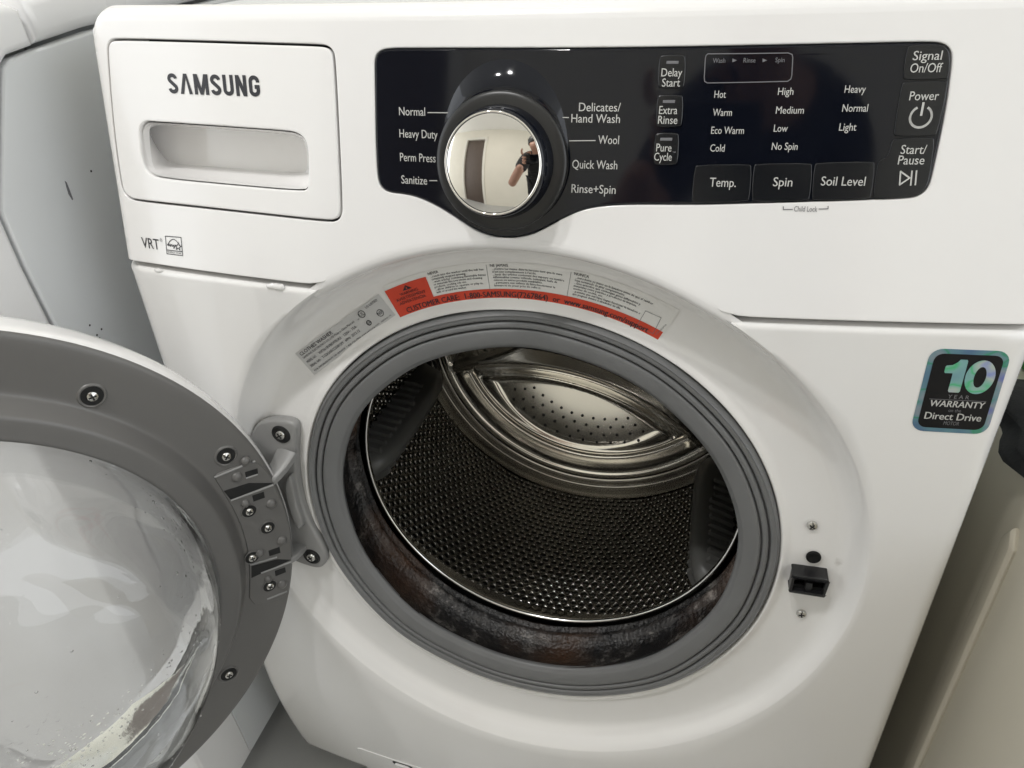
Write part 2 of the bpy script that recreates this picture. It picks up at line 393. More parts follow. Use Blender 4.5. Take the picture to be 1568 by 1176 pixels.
# lettering ---------------------------------------------------------
_tc = {}
def glyphs(s, bold=0.0, res=3):
    key = (s, bold, res)
    if key in _tc: return _tc[key]
    cu = bpy.data.curves.new('t', 'FONT'); cu.body = s; cu.size = 1; cu.offset = bold; cu.resolution_u = res
    o = bpy.data.objects.new('t', cu); C.objects.link(o)
    dg = bpy.context.evaluated_depsgraph_get(); me = bpy.data.meshes.new_from_object(o.evaluated_get(dg))
    V = np.array([v.co[:2] for v in me.vertices]) if len(me.vertices) else np.zeros((0, 2)); F = [tuple(p.vertices) for p in me.polygons]
    bpy.data.meshes.remove(me); bpy.data.objects.remove(o); bpy.data.curves.remove(cu)
    _tc[key] = (V, F); return V, F
CAP = glyphs('H')[0][:, 1].max()
def place_text(s, width, cap, bold=0.0, align='c', slant=0.0, res=3):
    """2D verts; baseline at 0; centred (c), left (l)"""
    V, F = glyphs(s, 0.0, res); V = V.copy()
    if bold:
        V = np.concatenate([V + (-bold, 0), V + (bold, 0)]); n0 = len(V) // 2; F = F + [tuple(i + n0 for i in f) for f in F]
    x0, x1 = V[:, 0].min(), V[:, 0].max()
    sx = width / (x1 - x0) if width else cap / CAP
    V[:, 0] = (V[:, 0] - (x0 + x1) / 2 if align == 'c' else V[:, 0] - x0) * sx
    V[:, 1] *= cap / CAP; V[:, 0] += V[:, 1] * slant
    return V, F
def text(name, s, P, u, v, width, cap, m, parent, d=0.0003, bold=0.0, align='c', slant=0.0, res=3, th=0.0, **k):
    V, F = place_text(s, width, cap, bold, align, slant, res); hn = len(V) / 2
    c_, s_ = math.cos(th), math.sin(th)
    return mk(name, [P(u + x * c_ - y * s_, v + x * s_ + y * c_, d + (0.00003 if bold and i >= hn else 0)) for i, (x, y) in enumerate(V)], F, m, parent, smooth=None, fix=False, **k)
def lines_mesh(name, polys, P, wd, d, m, parent, **k):
    """thin printed strokes: list of 2D polylines"""
    V = []; F = []
    for pl in polys:
        for (a, b) in zip(pl[:-1], pl[1:]):
            dx, dy = b[0] - a[0], b[1] - a[1]; L = math.hypot(dx, dy) or 1e-9; nx, ny = -dy / L * wd / 2, dx / L * wd / 2
            ex, ey = dx / L * wd * 0.3, dy / L * wd * 0.3
            i = len(V)
            V += [P(a[0] + nx - ex, a[1] + ny - ey, d), P(a[0] - nx - ex, a[1] - ny - ey, d), P(b[0] - nx + ex, b[1] - ny + ey, d), P(b[0] + nx + ex, b[1] + ny + ey, d)]
            F.append((i, i + 1, i + 2, i + 3))
    return mk(name, V, F, m, parent, smooth=None, fix=False, **k)
def disc2d(name, cx, cy, r, P, d, m, parent, n=20, **k):
    V = [P(cx + r * math.cos(2 * PI * i / n), cy + r * math.sin(2 * PI * i / n), d) for i in range(n)]
    return mk(name, V, [tuple(range(n))], m, parent, smooth=None, **k)
def screw(P, u, v, d, r, parent, rot=0.3, name='screw', m='screw'):
    """pan head with a cross recess, P(u, v, d)"""
    V = []; F = []; fm = []; n = 16
    prof = [(1.0, -0.25), (1.0, 0.12), (0.86, 0.36), (0.55, 0.5), (0.001, 0.55)]
    for (a, h) in prof:
        for j in range(n):
            t = 2 * PI * j / n; V.append(P(u + r * a * math.cos(t), v + r * a * math.sin(t), d + h * r))
    for i in range(len(prof) - 1):
        for j in range(n): F.append((i * n + j, i * n + (j + 1) % n, (i + 1) * n + (j + 1) % n, (i + 1) * n + j)); fm.append(0)
    for q in range(2):
        c_, s_ = math.cos(rot + q * PI / 2), math.sin(rot + q * PI / 2); i = len(V)
        for (a, b) in ((-0.6, -0.13), (0.6, -0.13), (0.6, 0.13), (-0.6, 0.13)):
            V.append(P(u + r * (a * c_ - b * s_), v + r * (a * s_ + b * c_), d + r * (0.58 + 0.01 * q)))
        F.append((i, i + 1, i + 2, i + 3)); fm.append(1)
    return mk(name, V, F, m, parent, fix=False, mats=['dark'], fmat=fm)

# ================================================================== the setting
def struct(o): o['kind'] = 'structure'; return o
FZ = -H
struct(box('floor', -2.6, 2.4, -2.6, 1.2, FZ - 0.05, FZ, 'floor', bevel=0))
struct(box('ceiling', -2.6, 2.4, -2.6, 1.2, 1.78, 1.83, 'ceil', bevel=0))
struct(box('wall_behind_machines', -2.6, 2.4, 0.98, 1.06, FZ, 1.78, 'wall', bevel=0))
# wall facing the machines, with the doorway that the dial mirrors
WY = -2.05
bm = bmesh.new()
PW = lambda x, z, d: (x, WY - d, z)
for (x0, x1, z0, z1) in ((-2.6, -1.62, FZ, 1.78), (-0.86, 2.4, FZ, 1.78), (-1.62, -0.86, 1.42, 1.78)): boxv(bm, PW, x0, x1, z0, z1, 0, 0.1)
struct(frombm('wall_with_doorway', bm, 'wall', smooth=None))
# ================================================================== lamps
for i, (x, y, z) in enumerate(LAMPS):
    t = thing('ceiling_lamp', ('small round white ceiling downlight over the open washing machine', 'small round white ceiling downlight nearer the brown door')[i], 'lamp', (x, y, 1.78), 'ceiling downlights')
    PL = lambda r, th, h, x=x, y=y: (x + r * math.cos(th), y + r * math.sin(th), 1.78 + h)
    V, F = lathe([(0.058, 0.0), (0.058, -0.006), (0.054, -0.010), (0.046, -0.010), (0.043, -0.004), (0.043, 0.0)], PL, 40); mk('trim_ring', V, F, 'trim', t)
    V = [PL(0.043, 2 * PI * j / 32, -0.003) for j in range(32)]; mk('lamp_lens', V, [tuple(range(32))], 'lampglow', t)
    ld = bpy.data.lights.new('bulb', 'AREA'); ld.shape = 'DISK'; ld.size = 0.08; ld.energy = LAMP_W; ld.color = (1.0, 0.99, 0.985)
    lo = bpy.data.objects.new('bulb', ld); C.objects.link(lo); lo.parent = t; lo.location = (0, 0, -0.02)
# ================================================================== the washing machine
W = thing('washing_machine', 'white front-loading washing machine with its round door swung open', 'washing machine', (0, 0.3, FZ))
# cabinet: side walls, back, base
swp = [(0.050, FZ + 0.034), (0.014, -0.30), (0.014, 0.22), (0.058, 0.400), (0.72, 0.400), (0.72, FZ + 0.034)]
for x0 in (-0.3348, 0.3348): slab('side_wall', [swp], 0.0037, -0.0037, lambda y, z, d, x0=x0: (x0 + d, y, z), 'side', W, bevel=0.001)
box('back_wall', -0.331, 0.331, 0.70, 0.72, FZ + 0.03, 0.400, 'side', W, bevel=0.002)
box('base', -0.331, 0.331, 0.06, 0.70, FZ + 0.03, FZ + 0.05, 'side', W, bevel=0.002)
for sx in (-1, 1):
    for yy in (0.10, 0.64):
        V, F = lathe([(0.0, 0.0), (0.024, 0.0), (0.024, 0.012), (0.012, 0.014), (0.012, 0.034), (0.0, 0.034)], lambda r, th, h, sx=sx, yy=yy: (sx * 0.28 + r * math.cos(th), yy + r * math.sin(th), FZ + h), 24)
        mk('foot', V, F, 'rubber', W)
# top panel with a raised rim at the front
box('top_panel', -0.341, 0.341, 0.036, 0.735, 0.397, 0.414, 'side', W, bevel=0.006, label='light grey top panel')

# ---------------- lower front panel with the moulded door recess (one continuous sheet)
RIM = 0.2815; Z1 = 0.2372
corner = [math.atan2(Z1, EDGE), math.atan2(Z1, -EDGE), math.atan2(ZB, -EDGE) + 2 * PI, math.atan2(ZB, EDGE) + 2 * PI]
A0 = math.asin(Z1 / RIM); A1 = PI - A0
ths = sorted(set([round(2 * PI * i / 300, 6) for i in range(300)] + [round(c, 6) for c in corner] + [round(A0, 6), round(A1, 6)]))
def edge_round(dist, rho):
    if dist >= rho: return 0.0
    k = rho - max(dist, 0.0); return rho - math.sqrt(max(rho * rho - k * k, 0.0))
def panel_pt(x, z):
    y = Yp(x, z)
    y += edge_round(EDGE - abs(x), 0.014) + edge_round(Z1 - z, 0.004) + edge_round(z - ZB, 0.02)
    return (x, y, z)
nprof = None
V = []; cols = []; F = []
rec = smooth_prof([(0.2160, 0.012), (0.2160, 0.002), (0.2172, -0.0035), (0.2205, -0.0025), (0.226, 0.0), (0.250, 0.0005), (0.2585, 0.0)], 2)
for th in ths:
    c_, s_ = math.cos(th), math.sin(th)
    arch = A0 - 1e-9 <= th <= A1 + 1e-9
    col = [RP(r, th, h) for r, h in rec]
    base = np.array(RP(0.2585, th, 0.0))
    # crest of the recess lip on the panel surface
    zc, xc = RIM * s_, RIM * c_
    yc = Yp(xc, min(zc, Z1)) + (max(zc - Z1, 0) * st / ct)
    crest = np.array([xc, yc, zc])
    if arch:
        e_ = min(1.0, min(th - A0, A1 - th) / 0.06); rr_ = RIM - (RIM - 0.2785) * e_; yf = bow(rr_ * c_) + max(rr_ * s_ - ZS, 0) * st / ct
        crest = np.array([rr_ * c_, yc + (yf + 0.0085 - yc) * e_, rr_ * s_])
    # s-shaped wall from the annulus up to the crest, rolled over at the top
    up = crest - base
    for (a, b) in ((0.16, 0.03), (0.34, 0.12), (0.50, 0.29), (0.62, 0.47), (0.73, 0.66), (0.82, 0.80), (0.90, 0.905), (0.96, 0.97), (1.0, 1.0)):
        # a: radial fraction, b: height fraction
        p = np.array([base[0] + up[0] * a, base[1] + up[1] * b, base[2] + up[2] * a]); col.append(tuple(p))
    if not arch or abs(th - A0) < 1e-6 or abs(th - A1) < 1e-6:
        if abs(c_) < 1e-9: rb = ZB / s_
        else:
            rb = EDGE / abs(c_)
            if s_ > 0: rb = min(rb, Z1 / s_)
            if s_ < 0: rb = min(rb, ZB / s_)
        n1 = 22
        rr = []
        for i in range(1, n1 + 1):
            t = i / n1; t = 1 - (1 - t) ** 1.7 if True else t
            rr.append(RIM + (max(rb, RIM + 1e-5) - RIM) * t)
        for r in rr: col.append(panel_pt(r * c_, r * s_))
        # return flange
        q = panel_pt(rr[-1] * c_, rr[-1] * s_); col.append((q[0], q[1] + 0.012, q[2] - (0.0 if s_ < 0 else 0.0)))
    cols.append((len(V), len(col))); V += col
N = len(ths)
for j in range(N):
    a, na = cols[j]; b, nb = cols[(j + 1) % N]
    for i in range(min(na, nb) - 1): F.append((a + i, b + i, b + i + 1, a + i + 1))
fp = mk('front_panel', V, F, 'white', W, smooth=50)
def on_mesh(px, y): d_ = ray(px); return CAM + d_ * ((y - CAM[1]) / d_[1])
spots(M['white'], ROOT['washing_machine'], [(on_mesh((812, 1128), -0.034), 0.016, (0.42, 0.29, 0.17), 0.55), (on_mesh((840, 1132), -0.034), 0.010, (0.45, 0.32, 0.2), 0.45), (on_mesh((376, 655), 0.0), 0.02, (0.12, 0.11, 0.10), 0.6), (on_mesh((455, 900), 0.0), 0.02, (0.2, 0.19, 0.17), 0.5), (on_mesh((1284, 862), 0.0), 0.008, (0.45, 0.43, 0.4), 0.5), (on_mesh((560, 560), 0.0), 0.02, (0.5, 0.48, 0.44), 0.4)])
# little melted clips at the seam
for px, s in (((240, 407), 0.0022), ((415, 432), 0.0032), ((426, 435), 0.0036)):
    x, z = ppx(px)
    bm = bmesh.new(); bmesh.ops.create_icosphere(bm, subdivisions=2, radius=1.0)
    for v in bm.verts:
        k = 1 + 0.2 * math.sin(v.co.x * 7 + px[0]); v.co = (x + v.co.x * s * 1.7 * k, Yp(x, z) + 0.0005 - v.co.y * s * 0.6, Z1 - 0.0005 + v.co.z * s * 0.8 * k)
    frombm('seam_clip', bm, 'white', W)
# drain filter cover low on the panel
f0 = ppx((545, 1143)); 
fx0, fz1 = f0; loop = rrect(fx0, fz1 - 0.10, fx0 + 0.145, fz1, 0.008)
slab('filter_cover', [loop], 0.0011, -0.002, PP, 'white', W, bevel=0.0008, cx=[fx0 + 0.01 * i for i in range(1, 15)], cy=[fz1 - 0.01 * i for i in range(1, 10)])
tx, tz = ppx((618, 1172))
slab('filter_cover_latch', [rrect(tx - 0.011, tz - 0.006, tx + 0.011, tz + 0.006, 0.005)], 0.004, -0.001, PP, 'fascia', W, bevel=0.0018)
slab('finger_notch', [rrect(tx - 0.014, tz - 0.001, tx + 0.014, tz + 0.008, 0.004)], 0.0016, -0.001, PP, 'dark', W, bevel=0.0003)

# ---------------- control fascia
STOP = 0.1935; RT = 0.026
arc = []
for i in range(41):
    th = math.radians(122.2 + (57.8 - 122.2) * i / 40); arc.append((0.2842 * math.cos(th), (0.2842 * math.sin(th) - ZS) / ct))
outer = [(-EDGE, 0.0015), (arc[0][0] - 0.012, 0.0015), (arc[0][0] - 0.004, 0.0020)] + arc[1:-1] + [(arc[-1][0] + 0.004, 0.0020), (arc[-1][0] + 0.012, 0.0015), (EDGE, 0.0015)]
for i in range(9):
    t = math.radians(90 * i / 8); outer.append((EDGE - RT + RT * math.cos(t), STOP - RT + RT * math.sin(t)))
for i in range(9):
    t = math.radians(90 + 90 * i / 8); outer.append((-EDGE + RT + RT * math.cos(t), STOP - RT + RT * math.sin(t)))
drawer_px = [(166.3, 82), (166.5, 71), (170, 64), (179, 61.8), (250, 63.6), (330, 66), (410, 68.6), (488, 71), (500, 73), (507, 79), (510, 90), (514, 160), (518, 240), (521, 316), (520, 328), (515, 335), (504, 337.3), (400, 326), (300, 315), (210, 305.4), (199, 302), (191, 294), (187, 282), (178, 220), (171, 150)]
drawer = chaikin([fpx(p) for p in drawer_px], 2)
panel_px = [(574.3, 110), (574, 92), (578, 81), (591, 74.8), (640, 74.6), (740, 74.6), (843, 74.6), (980, 73.5), (1100, 71.5), (1203, 69.3), (1320, 67), (1426.5, 64.9), (1445.6, 68), (1455, 76.7), (1457.4, 91), (1449, 161), (1437, 222), (1426.5, 269.6), (1421.7, 285.6), (1410.5, 296.7), (1393, 302), (1299, 305.7), (1180, 309.5), (1059.7, 312.7), (980, 312), (931.5, 313.5), (896, 318.7), (867, 330.5), (837.6, 346.6), (814, 358.4), (784.7, 363.7), (761, 362.8), (732, 354), (702.6, 335), (667.4, 313), (638, 300.3), (617.5, 296), (597, 294), (585, 288), (578.8, 274.8), (576, 220), (575, 160)]
panel = chaikin([fpx(p) for p in panel_px], 2)
def grow(lp, k):
    a = sum(p[0] * q[1] - q[0] * p[1] for p, q in zip(lp, lp[1:] + lp[:1])); sg = 1 if a > 0 else -1
    out = []
    for i, p in enumerate(lp):
        a, b = lp[i - 1], lp[(i + 1) % len(lp)]; dx, dy = b[0] - a[0], b[1] - a[1]; L = math.hypot(dx, dy) or 1e-9
        out.append((p[0] + sg * dy / L * k, p[1] - sg * dx / L * k))
    return out
def fpost(u, v, d):
    rho = 0.013
    dx = EDGE - abs(u); dt = STOP - v
    # distance to the rounded outer border
    if dx < RT and dt < RT: dist = RT - math.hypot(RT - dx, RT - dt)
    else: dist = min(dx, dt)
    return u, v, d - edge_round(dist, rho) + (-edge_round(v - (-0.2), 0.001))
cxs = [-0.34 + 0.02 * i for i in range(35)] + [sg * (EDGE - k) for sg in (-1, 1) for k in (0.001, 0.0025, 0.0045, 0.007, 0.010, 0.013)]
cys = [0.02 * i for i in range(1, 10)] + [STOP - k for k in (0.0006, 0.0015, 0.003, 0.005, 0.0075, 0.010, 0.013)]
fas = slab('control_fascia', [outer, grow(drawer, 0.0016), grow(panel, 0.0006)], 0.0, -0.012, FP, 'fascia', W, bevel=0.0010, cx=cxs, cy=cys, post=fpost)
# rolled lip along the arch over the door
V = []; F = []; na = 60; lp_ = smooth_prof([(0.2862, 0.0004), (0.2835, 0.0002), (0.2800, -0.0012), (0.2778, -0.0042), (0.2768, -0.009), (0.2766, -0.016)], 2)
for i in range(na + 1):
    th = math.radians(124.0 + (56.0 - 124.0) * i / na); e_ = min(i, na - i) / 4.0; e_ = min(e_, 1.0)
    for r, d in lp_:
        V.append(FP(r * math.cos(th), (r * math.sin(th) - ZS) / ct, d - (1 - e_) * 0.004))
k_ = len(lp_)
for i in range(na):
    for j in range(k_ - 1): F.append((i * k_ + j, i * k_ + j + 1, (i + 1) * k_ + j + 1, (i + 1) * k_ + j))
mk('arch_lip', V, F, 'fascia', fas, smooth=60)
# closed backs behind the drawer and panel gaps
cxd = [-0.34 + 0.02 * i for i in range(35)]
CHANNEL = lambda: slab('drawer_channel', [grow(drawer, 0.004), grow(hand, 0.007)], -0.0125, -0.0145, FP, 'dark', W, bevel=0.0002, cx=cxd, weighted=False)

# ---------------- detergent drawer
hand_px = [(213, 208), (213.5, 195), (221, 185.5), (232, 185.5), (330, 192), (430, 199), (452, 202), (465, 210), (471, 226), (472, 255), (472.5, 280), (470, 290), (460, 293), (350, 283.5), (246, 273.5), (230, 268), (221, 258), (216, 240)]
hand = chaikin([fpx(p, 0.0006) for p in hand_px], 2)
CHANNEL()
dr = slab('detergent_drawer', [drawer, hand], 0.0006, -0.010, FP, 'fascia', W, bevel=0.0013, cx=cxd, cy=[0.01 * i for i in range(1, 19)])
inner_px = [(228, 192), (240, 191), (330, 197), (430, 204), (455, 208), (464, 213), (469, 228), (470, 245), (470, 262), (462, 264.5), (360, 257.5), (275, 251.5), (262, 250), (250, 240), (238, 222), (229, 203)]
IN = chaikin([fpx(p, -0.036) for p in inner_px], 2)
# resample both loops evenly by angle so they can be bridged
def polar(lp, n=96):
    cx = sum(p[0] for p in lp) / len(lp); cy = sum(p[1] for p in lp) / len(lp); out = []
    for i in range(n):
        t = 2 * PI * i / n; dx, dy = math.cos(t) * 3.0, math.sin(t); best = None
        for a, b in zip(lp, lp[1:] + lp[:1]):
            ex, ey = b[0] - a[0], b[1] - a[1]; det = dx * -ey + ex * dy
            if abs(det) < 1e-12: continue
            rx, ry = a[0] - cx, a[1] - cy
            tt = (rx * -ey + ex * ry) / det; uu = (dx * ry - dy * rx) / det
            if tt > 0 and -1e-6 <= uu <= 1 + 1e-6 and (best is None or tt < best): best = tt
        out.append((cx + dx * best, cy + dy * best))
    return out
A = polar(grow(hand, -0.0008)); B = polar(IN); V = []; F = []; n = len(A); rows = []
for k in range(11):
    t = k / 10
    if t < 0.2: f, d = 0.06 * (t / 0.2), -0.002 - 0.004 * (t / 0.2)
    else: f, d = 0.06 + 0.94 * ((t - 0.2) / 0.8), -0.006 - 0.030 * ((t - 0.2) / 0.8) ** 0.8
    V += [FP(a[0] + (b[0] - a[0]) * f, a[1] + (b[1] - a[1]) * f, d) for a, b in zip(A, B)]
for k in range(10):
    for j in range(n): F.append((k * n + j, k * n + (j + 1) % n, (k + 1) * n + (j + 1) % n, (k + 1) * n + j))
F.append(tuple(10 * n + j for j in range(n)))
mk('handle_recess', V, F, 'fascia', dr, smooth=40)
# brand on the drawer
def fat(name, s, pl, pr, cappx, m, parent, d=0.0003, bold=0.0, **k):
    """legend whose middle line runs from pixel pl to pixel pr"""
    a, b = fpx(pl, d), fpx(pr, d); mx, my = (pl[0] + pr[0]) / 2, (pl[1] + pr[1]) / 2
    cap = fpx((mx, my - cappx / 2), d)[1] - fpx((mx, my + cappx / 2), d)[1]
    return text(name, s, FP, (a[0] + b[0]) / 2, (a[1] + b[1]) / 2 - cap / 2, b[0] - a[0], cap, m, parent, d=d, bold=bold, **k)
def samsung():
    # heavy condensed letters, the A without its bar
    a, b = fpx((257, 127), 0.0009), fpx((397.5, 132.5), 0.0009); cap = fpx((327, 114), 0.0009)[1] - fpx((327, 147), 0.0009)[1]
    cap *= 0.96; Wd = b[0] - a[0]; y0 = (a[1] + b[1]) / 2 - cap / 2
    def arcp(cx, cy, rx, ry, t0, t1, n=12): return [(cx + rx * math.cos(math.radians(t0 + (t1 - t0) * i / n)), cy + ry * math.sin(math.radians(t0 + (t1 - t0) * i / n))) for i in range(n + 1)]
    sw = 0.19; e = sw / 2; w0 = 0.60
    S_ = arcp(w0 / 2, 0.735, w0 / 2 - e, 0.265 - e, 5, 215, 16) + arcp(w0 / 2, 0.265, w0 / 2 - e, 0.265 - e, 35, -175, 16)
    U_ = [(e, 1), (e, 0.30)] + arcp(w0 / 2, 0.28, w0 / 2 - e, 0.28 - e, 180, 360, 14) + [(w0 - e, 0.30), (w0 - e, 1)]
    G_ = [(w0 - e, 0.67), (w0 - e, 0.70)] + arcp(w0 / 2, 0.72, w0 / 2 - e, 0.28 - e, 10, 180, 12) + arcp(w0 / 2, 0.28, w0 / 2 - e, 0.28 - e, 180, 360, 14) + [(w0 - e, 0.30), (w0 - e, 0.50)]
    letters = [(w0, [S_], []), (0.74, [], [[(0, 0), (0.20, 0), (0.40, 0.80), (0.47, 1), (0.27, 1)], [(0.40, 0.80), (0.54, 0), (0.74, 0), (0.47, 1)]]),
               (0.86, [[(e, 0), (e, 1)], [(0.86 - e, 0), (0.86 - e, 1)]], [[(0.0, 1), (0.24, 1), (0.52, 0), (0.34, 0)], [(0.86, 1), (0.62, 1), (0.34, 0), (0.52, 0)]]),
               (w0, [S_], []), (w0, [U_], []), (0.62, [[(e, 0), (e, 1)], [(0.62 - e, 0), (0.62 - e, 1)]], [[(0.0, 1), (0.21, 1), (0.62, 0), (0.41, 0)]]),
               (w0, [G_, [(w0 / 2 + 0.02, 0.46), (w0, 0.46)]], [])]
    tot = sum(l[0] for l in letters) + 6 * 0.13; k = Wd / tot; x = a[0]
    for ww, strokes, polys in letters:
        V = []; F = []; z_ = 0.0009
        for pl in strokes:
            v2, f2 = ribbon(pl, sw); n0 = len(V); V += [FP(x + p[0] * k, y0 + p[1] * cap, z_) for p in v2]; F += [tuple(n0 + q_ for q_ in f) for f in f2]; z_ += 0.00003
        for pl in polys:
            n0 = len(V); V += [FP(x + p[0] * k, y0 + p[1] * cap, z_) for p in pl]; F.append(tuple(range(n0, n0 + len(pl)))); z_ += 0.00003
        mk('brand_letter', V, F, 'ink', dr, smooth=None, fix=False)
        x += (ww + 0.13) * k
samsung()
# VRT mark and efficiency badge on the fascia
fat('vrt_lettering', 'VRT', (217, 371.5), (243.5, 374), 15.5, 'ink', W, bold=0.006)
fat('registered_mark', '®', (244.6, 367.5), (248.4, 368), 5, 'greyink', W)
q = [fpx(p, 0.0004) for p in ((253, 361.5), (277, 363.5), (279.5, 391.5), (255.5, 388.5))]
def bl(u, v):
    return tuple((1 - u) * (1 - v) * q[0][i] + u * (1 - v) * q[1][i] + u * v * q[2][i] + (1 - u) * v * q[3][i] for i in range(2))
st_ = [[bl(0, 0), bl(1, 0), bl(1, 1), bl(0, 1), bl(0, 0)], [bl(0, 0.78), bl(1, 0.78)],
       [bl(0.08 + 0.84 * i / 12, 0.5 - 0.36 * math.sin(PI * i / 12)) for i in range(13)],
       [bl(0.10, 0.50), bl(0.18, 0.42), bl(0.16, 0.54), bl(0.28, 0.44), bl(0.26, 0.56), bl(0.38, 0.43), bl(0.40, 0.55), bl(0.50, 0.45), bl(0.48, 0.66), bl(0.60, 0.44)],
       [bl(0.58, 0.50), bl(0.74, 0.44), bl(0.80, 0.30), bl(0.85, 0.46), bl(0.97, 0.50), bl(0.84, 0.56), bl(0.86, 0.72), bl(0.76, 0.60), bl(0.62, 0.70), bl(0.68, 0.55), bl(0.58, 0.50)]]
lines_mesh('efficiency_badge', st_, FP, 0.00055, 0.0004, 'ink', W)
cc = bl(0.5, 0.885); text('badge_lettering', 'ENERGY STAR', FP, cc[0], cc[1] - 0.0007, abs(q[1][0] - q[0][0]) * 0.86, 0.0014, 'ink', W, d=0.0004)

# ---------------- black control panel
cp = slab('control_panel', [panel], -0.0002, -0.008, FP, 'black', W, bevel=0.0010, cx=cxd, cy=[0.02 * i for i in range(1, 9)])
Z3 = lambda x, y: (980 + 0.3189 * x, 40 + 0.3189 * y)
def panel_btn(name, pts, d=0.0007, bevel=0.0006, sm=0, label=None):
    lp = [fpx(Z3(*p), d) for p in pts]
    lp = [p for p in lp]
    # round the corners
    out = []
    n = len(lp)
    for i in range(n):
        p, a, b = lp[i], lp[i - 1], lp[(i + 1) % n]
        for o_ in (a, b):
            L = math.hypot(o_[0] - p[0], o_[1] - p[1]); k = min(0.0018 / L, 0.4); out.append((p[0] + (o_[0] - p[0]) * k, p[1] + (o_[1] - p[1]) * k))
    xs = [p[0] for p in lp]
    return slab(name, [chaikin(out, 1)], d, -0.003, FP, 'button', cp, bevel=bevel, cx=[c for c in cxd if min(xs) < c < max(xs)], label=label)
panel_btn('temperature_button', [(262, 666), (539, 661), (527, 842), (246, 851)])
panel_btn('spin_button', [(546, 660), (831, 656), (817, 838), (534, 843)])
panel_btn('soil_level_button', [(838, 655), (1133, 648), (1111, 831), (823, 838)])
panel_btn('start_pause_button', [(1141, 646), (1172, 640), (1196, 610), (1213, 537), (1419, 533), (1396, 700), (1380, 770), (1344, 810), (1296, 824), (1119, 831)])
panel_btn('power_button', [(1258, 266), (1486, 260), (1427, 527), (1215, 531)])
panel_btn('signal_button', [(1284, 90), (1438, 84), (1475, 100), (1490, 140), (1486, 254), (1260, 260)])
for nm, (x0, y0, x1, y1), led in (('delay_start_button', (86, 136, 220, 300), (157, 174)), ('extra_rinse_button', (76, 328, 208, 485), (140, 362)), ('pure_cycle_button', (64, 511, 188, 668), (127, 543))):
    sk = -0.02
    b = panel_btn(nm, [(x0 + 6, y0), (x1 + 2, y0), (x1 - 6, y1), (x0 - 2, y1)], d=0.0011, bevel=0.0008)
    lx, ly = led; lp = [fpx(Z3(lx + dx, ly + dy), 0.0012) for dx, dy in ((-29, -7), (29, -7), (27, 7), (-31, 7))]
    slab('indicator', [lp], 0.0013, 0.0006, FP, 'greyink', cp, bevel=0.0001, weighted=False)
# legends
LEG = [('Normal', 611, 651, 170.6, 12.6), ('Heavy Duty', 611.6, 670, 205, 12.6), ('Perm Press', 612.5, 667, 241.3, 12.6), ('Sanitize', 614.5, 654, 275.6, 12.4),
       ('Delicates/', 886.5, 950.5, 164, 13), ('Hand Wash', 874.8, 949.6, 181.4, 13), ('Wool', 916, 948, 214, 13), ('Quick Wash', 876.3, 945.5, 252, 13), ('Rinse+Spin', 875, 943, 289.4, 13),
       ('Delay', 1012.8, 1044.7, 110.8, 12.4), ('Start', 1013.8, 1041.5, 126.4, 12.4), ('Extra', 1009.3, 1037.4, 168.5, 12.4), ('Rinse', 1007.7, 1037.4, 183.5, 12.4),
       ('Pure', 1004.9, 1028.5, 226, 12), ('Cycle', 1001.7, 1028.8, 240, 12), ('™', 1029.5, 1034.5, 234, 4),
       ('Wash', 1091.6, 1110.8, 92.6, 7), ('Rinse', 1138.5, 1157, 92.2, 7), ('Spin', 1187.3, 1201.6, 91.7, 7),
       ('Hot', 1094, 1111.7, 144.3, 11), ('Warm', 1091.6, 1121, 172, 11), ('Eco Warm', 1089, 1139.5, 199.5, 11), ('Cold', 1087.5, 1109.8, 226.6, 11),
       ('High', 1191.4, 1215.3, 139.8, 11), ('Medium', 1188.2, 1231.3, 168.5, 11), ('Low', 1185, 1206.4, 196.3, 11), ('No Spin', 1181.9, 1221.7, 224, 11),
       ('Heavy', 1293.5, 1326, 136.3, 11.5), ('Normal', 1290, 1329.2, 165.3, 11.5), ('Light', 1285.2, 1311.7, 194.4, 11.5),
       ('Temp.', 1086.8, 1127.3, 279.2, 13.7), ('Spin', 1184, 1213.8, 278.5, 13.7), ('Soil Level', 1257.4, 1325.4, 277.4, 13.7),
       ('Signal', 1398.4, 1443, 84.8, 14), ('On/Off', 1394, 1443, 103.8, 14), ('Power', 1393, 1438, 146.6, 13.6), ('Start/', 1379.6, 1419, 228.8, 13.6), ('Pause', 1375.4, 1416, 245, 13.6)]
for s, x0, x1, y, cpx in LEG:
    sl = -0.03 * (x0 - 600) / 800 * 0.4
    small = cpx < 9
    fat('legend', s, (x0, y + 0.4), (x1, y - 0.4), cpx, 'greyink' if small else 'legend', cp, d=0.0016 if 1000 < x0 < 1040 else 0.0012 if x0 > 1040 and (y > 250 or x0 > 1370) else 0.0004, bold=0.006)
def pxline(pts, d=0.0004): return [fpx(p, d) for p in pts]
for pl in ([(655, 172.4), (687, 172.6)], [(657.7, 276.6), (669, 276.6)], [(854, 179.8), (870.7, 180)], [(872, 215.6), (911.5, 215.2)]): lines_mesh('pointer_line', [pxline(pl)], FP, 0.0006, 0.0004, 'legend', cp)
fr_px = [(1084, 82.4), (1145, 82), (1207, 81), (1213, 83.5), (1214, 88), (1212.5, 115), (1211, 121), (1206, 124.5), (1145, 126), (1083, 127), (1079, 124.5), (1078.4, 119), (1080, 90), (1081, 85)]
fl = pxline(fr_px); lines_mesh('display_outline', [fl + fl[:1]], FP, 0.00055, 0.0004, 'greyink', cp)
for ax in (1124.5, 1170.7):
    tri = pxline([(ax - 3, 89.5), (ax + 4, 92.4), (ax - 3, 95.4)]); mk('arrow_mark', [FP(*p, 0.0004) for p in tri], [(0, 1, 2)], 'greyink', cp, smooth=None, fix=False)
